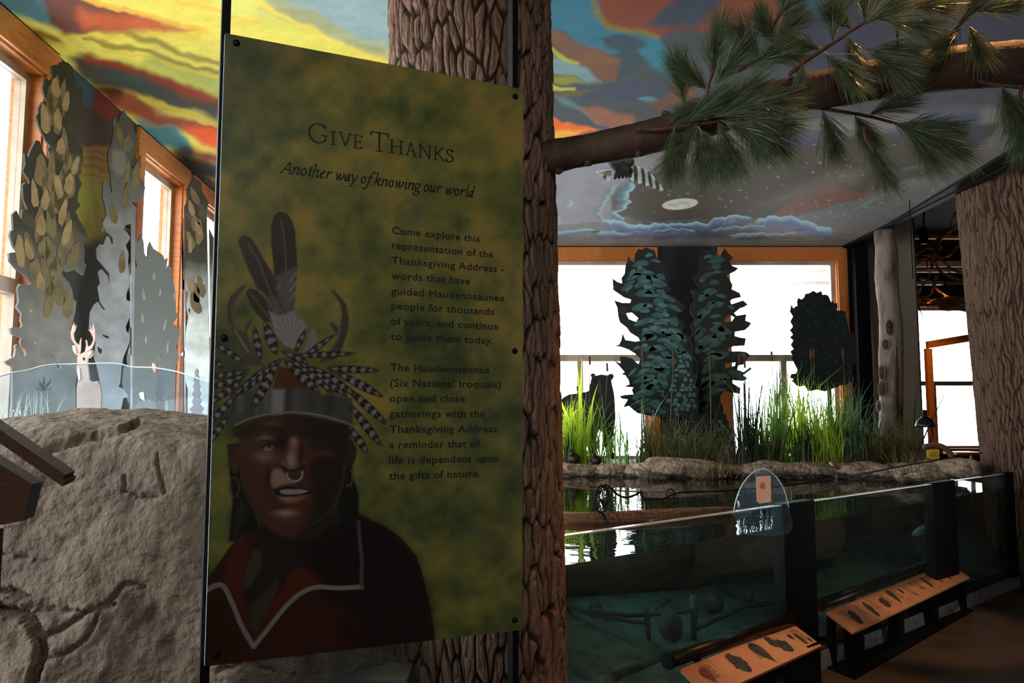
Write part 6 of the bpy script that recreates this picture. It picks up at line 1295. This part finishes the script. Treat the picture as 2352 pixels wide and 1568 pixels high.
# heat lamp, little yellow sign, curved root, table in the far corner
lamp = thing('heat_lamp', 'black dome heat lamp on a bent arm before the bright far window', 'lamp', tuple(at_y(2124, 1025, 9.0)))
lc = at_y(2125, 981, 9.0); s_ = 9.0 / F
MB().lathe(lc, [(22 * s_, 0), (21 * s_, 6 * s_), (17 * s_, 16 * s_), (10 * s_, 23 * s_), (5 * s_, 26 * s_), (5 * s_, 38 * s_), (3 * s_, 40 * s_)], 24).build('dome_shade', mat('black_enamel', [(14, 14, 20), (20, 20, 28)], .2, 8, spec=.7), lamp, True)
MB().tube([lc + Vector((.07, 0, .0)), lc + Vector((.08, 0, -.10)), lc + Vector((.03, 0, -.2)), lc + Vector((.0, 0, -.3))], .008, 8).build('arm', M['black'], lamp, True)
ys_ = thing('yellow_sign', 'little yellow notice on a short stake by the right bank', 'sign', tuple(at_y(2142, 1070, 8.4)))
sc_ = at_y(2143, 1043, 8.4); M['yel'] = mat('yellow_card', [(236, 200, 50), (246, 214, 70)], .6, 10)
MB().box(sc_, (28 / F * 8.4, .006, 20 / F * 8.4)).build('board', M['yel'], ys_)
MB().box(sc_ - Vector((0, -.006, .09)), (.014, .008, .14)).build('stake', M['wood'], ys_)
for k in range(4): MB().box(sc_ + Vector((0, -.0045, .024 - .016 * k)), (.09 - .02 * (k % 2), .001, .004)).build('print_line', M['ink'], ys_)
o = MB().tube([at_y(x, y, 8.7) for x, y in catmull([(2120, 1026), (2145, 1022), (2165, 1026), (2180, 1038), (2188, 1052), (2193, 1068)], 4)], [.02, .024, .028, .03, .032, .034] + [.034] * 30, 12, jit=.2).build('bent_root', M['drift'], None, True) if False else MB().tube([at_y(x, y, 8.7) for x, y in catmull([(2120, 1026), (2145, 1022), (2165, 1026), (2180, 1038), (2188, 1052), (2193, 1068)], 4)], .03, 12, jit=.2).build('bent_root', M['drift'], None, True)
tag(o, 'bent pale driftwood root arching behind the little yellow sign', 'root')
tb = thing('wooden_table', 'small wooden table in front of the far window beside the right trunk', 'table', tuple(at_y(2200, 1070, 9.4)))
tc_ = at_y(2212, 1040, 9.4); MB().box(tc_, (.3, .3, .03)).build('top', M['wood'], tb)
for dx in (-.1, .1): MB().box(tc_ + Vector((dx, 0, -.34)), (.035, .035, .66)).build('leg', M['wood'], tb)

# twig tangle and twig nest in the far hall
tg = thing('twig_tangle', 'tangle of bare orange-brown branches hung under the far hall ceiling', 'branches', tuple(at_y(2160, 640, 11.6)))
M['vine'] = mat('bare_vine_wood', [(120, 78, 48), (168, 122, 84)], .7, 9, bump=.4, bscale=40)
rn = random.Random(12)
for k in range(26):
    x, y, Y = rn.uniform(2100, 2260), rn.uniform(530, 710), rn.uniform(11.2, 12.4); a = rn.uniform(0, 6.28); pl_ = [(x, y)]
    for j in range(5):
        a += rn.uniform(-.8, .8); x += math.cos(a) * 26; y += math.sin(a) * 20; pl_.append((x, y))
    cc_ = catmull(pl_, 3); MB().tube([at_y(a_, b_, Y + .1 * math.sin(i)) for i, (a_, b_) in enumerate(cc_)], [rn.uniform(.014, .03) * (1 - .7 * i / len(cc_)) for i in range(len(cc_))], 7, jit=.2).build('branch', M['vine'], tg, True)
ns = thing('twig_nest', 'orange-lit shallow nest of twigs hanging below the tangle by the right trunk', 'nest', tuple(at_y(2180, 700, 12.2)))
for k in range(34):
    a = at_y(rn.uniform(2135, 2240), rn.uniform(682, 712), 12.2 + rn.uniform(-.3, .3)); d = Vector((rn.uniform(.2, .6), rn.uniform(-.3, .3), rn.uniform(-.06, .06)))
    MB().tube([a, a + d * .5 + Vector((0, 0, rn.uniform(-.03, .03))), a + d], .014, 6, jit=.2).build('stick', M['vine'], ns, True)
MB().blob(at_y(2195, 696, 12.3), (.42, .35, .1), 20, 10, .12, 4).build('nest_bowl', M['vine'], ns, True)
# track lamp and hanging wires
tl = thing('track_lamp', 'black track lamp hanging by the twig tangle in the far hall', 'lamp', tuple(at_y(2122, 540, 11.8)))
MB().lathe(at_y(2122, 560, 11.8), [(.05, 0), (.06, .02), (.06, .22), (.03, .26)], 16).build('lamp_head', M['black'], tl, True); MB().tube([at_y(2122, 525, 11.8), at_y(2122, 400, 11.8)], .012, 8).build('stem', M['black'], tl)
wires = [(2063, -40, 120, 3.05, 'thin black wire holding the pine limb at top right'), (2097, 425, 640, 8.6, 'thin black wire hanging left of the twig tangle'), (850, 116, 170, 5.6, 'short thin wire hanging above the green panel')]
for x, a, b, Y, lab in wires:
    p, q_ = at_y(x, a, Y), at_y(x, b, Y); p.z = max(p.z, min(ZC, 3.9)) if Y > 5 else ZC
    o = MB().tube([Vector((q_.x, Y, min(ZC, p.z))), q_], .006 if Y > 8 else .004, 6).build('hanging_wire', M['black']); tag(o, lab, 'wire')
for x, y, lab in ((1838, 529, 'small dark recessed fixture in the night sky mural, right'), (1366, 533, 'small dark recessed fixture in the night sky mural, left')):
    p = at_z(x, y, ZC - .004); o = MB().lathe(p, [(.06, 0), (.06, .004)], 20).build('ceiling_fixture', M['black']); tag(o, lab, 'fixture')

# barred bird hung behind the limb
M['barred'] = mat('barred_feathers', [(70, 64, 60), (196, 194, 188)], .8, 9, (1, 1, 1), 0)
def barmat():
    m, nt, out = newmat('barred_feather'); b = N(nt, 'ShaderNodeBsdfPrincipled'); b.inputs['Roughness'].default_value = .8
    tc = N(nt, 'ShaderNodeTexCoord'); w = N(nt, 'ShaderNodeTexWave'); w.bands_direction = 'X'; w.inputs['Scale'].default_value = 9; w.inputs['Distortion'].default_value = 2.5; nt.links.new(tc.outputs['Object'], w.inputs[0])
    r = ramp(nt, w.outputs[0], [(.35, (104, 98, 96)), (.62, (236, 240, 236))]); nt.links.new(r.outputs[0], b.inputs['Base Color']); tl_ = N(nt, 'ShaderNodeBsdfTranslucent'); nt.links.new(r.outputs[0], tl_.inputs[0]); mx = N(nt, 'ShaderNodeMixShader'); mx.inputs[0].default_value = .6; nt.links.new(b.outputs[0], mx.inputs[1]); nt.links.new(tl_.outputs[0], mx.inputs[2]); nt.links.new(mx.outputs[0], out.inputs[0]); return m
M['barfe'] = barmat(); YH = 3.55
bird = thing('hanging_bird', 'grey barred bird with spread wings hung just behind the pine limb', 'bird', tuple(at_y(1430, 385, YH)))
M['grayf'] = mat('grey_bird_down', [(134, 128, 128), (166, 160, 158)], .85, 20); M['whitef'] = leafmat('white_tail_feathers', [(226, 220, 208), (240, 236, 228)], .6)
MB().blob(at_y(1425, 384, YH), (.062, .042, .028), 16, 10, .05, 2, Matrix.Rotation(.5, 3, 'Y')).build('body', M['grayf'], bird, True)
MB().blob(at_y(1444, 372, YH), (.026, .025, .023), 14, 8, .03, 3).build('head', M['grayf'], bird, True)
def fth(p, q_, w_, Y, m_, nm):
    w_ *= .83; a, b = at_y(*p, Y), at_y(*q_, Y - .02); MB().ribbon([a, a + (b - a) * .3, a + (b - a) * .75, a + (b - a) * .95, b], [w_ * .4, w_, w_, w_ * .7, w_ * .15], (b - a).cross(Vector((0, 1, 0)))).build(nm, m_, bird)
for k in range(6): fth((1404 - k * .5, 392 + k * 1.5), (1368 + k * 5.5, 396 + k * 4), .017, YH + k * .004, M['whitef'] if k < 3 else M['barfe'], 'tail_feather')
for k in range(11): fth((1432 + k * 5, 368 + k * 2.2), (1448 + k * 7.5, 410 + k * 2.8 + (4 if k % 2 else 0)), .024, YH + .006 * k, M['barfe'], 'wing_feather')
for k in range(5): fth((1424 + k * 5, 376), (1412 + k * 9, 412 - k), .02, YH - .03 + k * .004, M['grayf'], 'wing_feather')

p_ = at_y(1430, 378, YH); MB().tube([p_, P3(1430, 345)], .0012, 5).build('hanging_thread', M['black'], bird)

# ---------------------------------------------------------------- reading rails
ZB_, ZF_ = .335, .265
M['board'] = mat('orange_print_board', [(176, 112, 74), (200, 134, 92), (186, 122, 82)], .45, 3, bump=0)
M['printd'] = mat('dark_fur_print', [(34, 30, 24), (70, 60, 44)], .6, 26); M['printr'] = mat('red_brown_print', [(104, 44, 30), (140, 70, 48)], .6, 26); M['printt'] = mat('text_print', [(104, 64, 44), (116, 72, 50)], .6, 20)
M['seam'] = mat('print_seam', [(150, 96, 66), (158, 100, 70)], .6, 20)
bl = at_z(1898, 1405, ZB_); brr = at_z(2180, 1292, ZB_); fr_ = at_z(2228, 1325, ZF_); fl = at_z(1960, 1452, ZF_)
def rail(name, label, BL, BR, FR, FL, items, cells, legs, plinth):
    t = thing(name, label, 'sign', (FL.x, FL.y, 0)); nrm = (BR - BL).cross(FL - BL).normalized()
    if nrm.z < 0: nrm = -nrm
    q4 = [FL, FR, BR, BL]; MB().hexa([p - nrm * .016 for p in q4], q4).build('graphic_board', M['board'], t)
    def sv(s, v, h=.001): return FL * (1 - s) * (1 - v) + FR * s * (1 - v) + BR * s * v + BL * (1 - s) * v + nrm * h
    for k in range(1, cells): s = k / cells; MB().add([sv(s - .0012, .01, .0005), sv(s + .0012, .01, .0005), sv(s + .0012, .99, .0005), sv(s - .0012, .99, .0005)], [(0, 1, 2, 3)]).build('print_seam', M['seam'], t)
    for kd, s0, v0, s1, v1, w_, mt in items:
        rn = random.Random(int(s0 * 997)); a = np.array([s0, v0]); b = np.array([s1, v1]); n_ = 26; ring = []
        asp = (FR - FL).length / (BL - FL).length
        for i in range(n_):
            th = 2 * math.pi * i / n_; t_ = .5 + .5 * math.cos(th); prof = {'leaf': (1 - t_) ** .7 * 1.4, 'oval': 1, 'fork': 1, 'rag': 1}[kd]
            off = math.sin(th) * w_ * prof * (1 + (rn.uniform(-.28, .28) if kd in ('rag', 'fork') else rn.uniform(-.07, .07))); c2 = a + (b - a) * t_
            d = (b - a); pdir = np.array([-d[1], d[0] * asp * asp]); pdir = pdir / math.hypot(pdir[0] * asp, pdir[1]); ring.append(sv(c2[0] + pdir[0] * off, c2[1] + pdir[1] * off, .0014))
        MB().add(ring, [tuple(range(n_))]).build('animal_print', M[mt], t)
    m = MB()
    for k in range(cells):
        for r_ in range(9):
            s0 = (k + .52) / cells; s1 = (k + (.88 if r_ % 3 else .8)) / cells; v = .82 - .055 * r_
            m.add([sv(s0, v, .0012), sv(s1, v, .0012), sv(s1, v + .018, .0012), sv(s0, v + .018, .0012)], [(0, 1, 2, 3)])
    m.build('caption_text', M['printt'], t, kind='stuff')
    for (s, v, w_) in legs:
        p = sv(s, v, -.017); MB().box((p.x, p.y, p.z / 2), (w_, w_, p.z), math.atan2(td.y, td.x)).build('leg', M['black'], t)
    if plinth:
        a, b, c_, d = sv(-.02, -.1), sv(1.0, -.1), sv(1.0, .9), sv(-.02, .9); lo = [Vector((p.x, p.y, .0)) for p in (a, b, c_, d)]; MB().hexa(lo, [p + Vector((0, 0, .012)) for p in lo]).build('base_plate', M['black'], t)
    return t, sv
it2 = [('rag', .10, .75, .08, .12, .17, 'printd'), ('rag', .21, .85, .20, .10, .14, 'printd'), ('fork', .32, .72, .30, .25, .19, 'printd'), ('leaf', .40, .92, .39, .18, .17, 'printd'), ('rag', .47, .80, .47, .5, .08, 'printd'), ('oval', .52, .4, .53, .2, .04, 'printd'), ('oval', .57, .85, .58, .7, .06, 'printd'), ('oval', .60, .5, .62, .3, .04, 'printr'),
       ('oval', .68, .88, .68, .25, .11, 'printd'), ('oval', .78, .8, .78, .25, .08, 'printr'), ('oval', .86, .9, .86, .25, .11, 'printd'), ('oval', .95, .9, .95, .3, .10, 'printd')]
rail('reading_rail', 'long orange reading rail with a row of dark animal prints before the second pane', bl, brr, fr_, fl, it2, 11, [(.06, .3, .09), (.02, .92, .04), (.36, .3, .08), (.3, .92, .035), (.66, .3, .08), (.6, .92, .035), (.95, .3, .08), (.88, .92, .035)], True)
BL1 = at_z(1563, 1535.5, ZB_); BR1 = at_z(1822.7, 1433, ZB_); FR1 = at_z(1887.6, 1482, ZF_); off_ = FR1 - BR1
it1 = [('leaf', .10, .80, .12, .25, .17, 'printr'), ('fork', .33, .9, .37, .15, .24, 'printd'), ('leaf', .54, .95, .58, .1, .2, 'printd'), ('rag', .69, .95, .71, .5, .15, 'printd'), ('rag', .74, .7, .77, .2, .2, 'printd'), ('leaf', .86, .75, .87, .5, .08, 'printd'), ('rag', .91, .72, .92, .2, .07, 'printd'), ('leaf', .97, .4, .97, .2, .05, 'printd')]
rail('reading_rail', 'nearer orange reading rail with pelt and paw prints at the bottom', BL1, BR1, FR1, BL1 + off_, it1, 5, [(.5, .3, .1), (.93, .4, .14), (.05, .5, .1)], False)
B3 = at_z(2316, 1234, ZB_); rail('reading_rail', 'third reading rail cut off by the right picture edge', B3, B3 + Vector((1.0, .25, 0)), B3 + Vector((1.1, -.1, -.07)), B3 + Vector((.12, -.38, -.07)), [('oval', .12, .6, .2, .4, .08, 'printr')], 4, [(.3, .5, .3), (.8, .5, .3)], False)
M['bronze'] = mat('dark_bronze_pipe', [(26, 22, 18), (40, 32, 24)], .35, 6, metal=.5)
for (x0, y0_, x1, y1_, r, lab) in ((1536, 1518, 1818, 1420, .036, 'nearer thick dark pipe above the bottom reading rail'), (1885, 1388, 2172, 1279, .036, 'farther thick dark pipe above the long reading rail')):
    a, b = at_z(x0, y0_, .37), at_z(x1, y1_, .37); t = thing('pipe_rail', lab, 'rail', tuple(a)); MB().tube([a, b], r, 20).build('pipe', M['bronze'], t, True)
    d = (b - a).normalized(); MB().tube([a - d * .012, a + d * .004], r * 1.12, 20).build('end_cap', M['black'], t)
    for s in (.2, .8):
        p = a + (b - a) * s; MB().box((p.x, p.y, p.z / 2), (.03, .03, p.z)).build('bracket', M['black'], t)
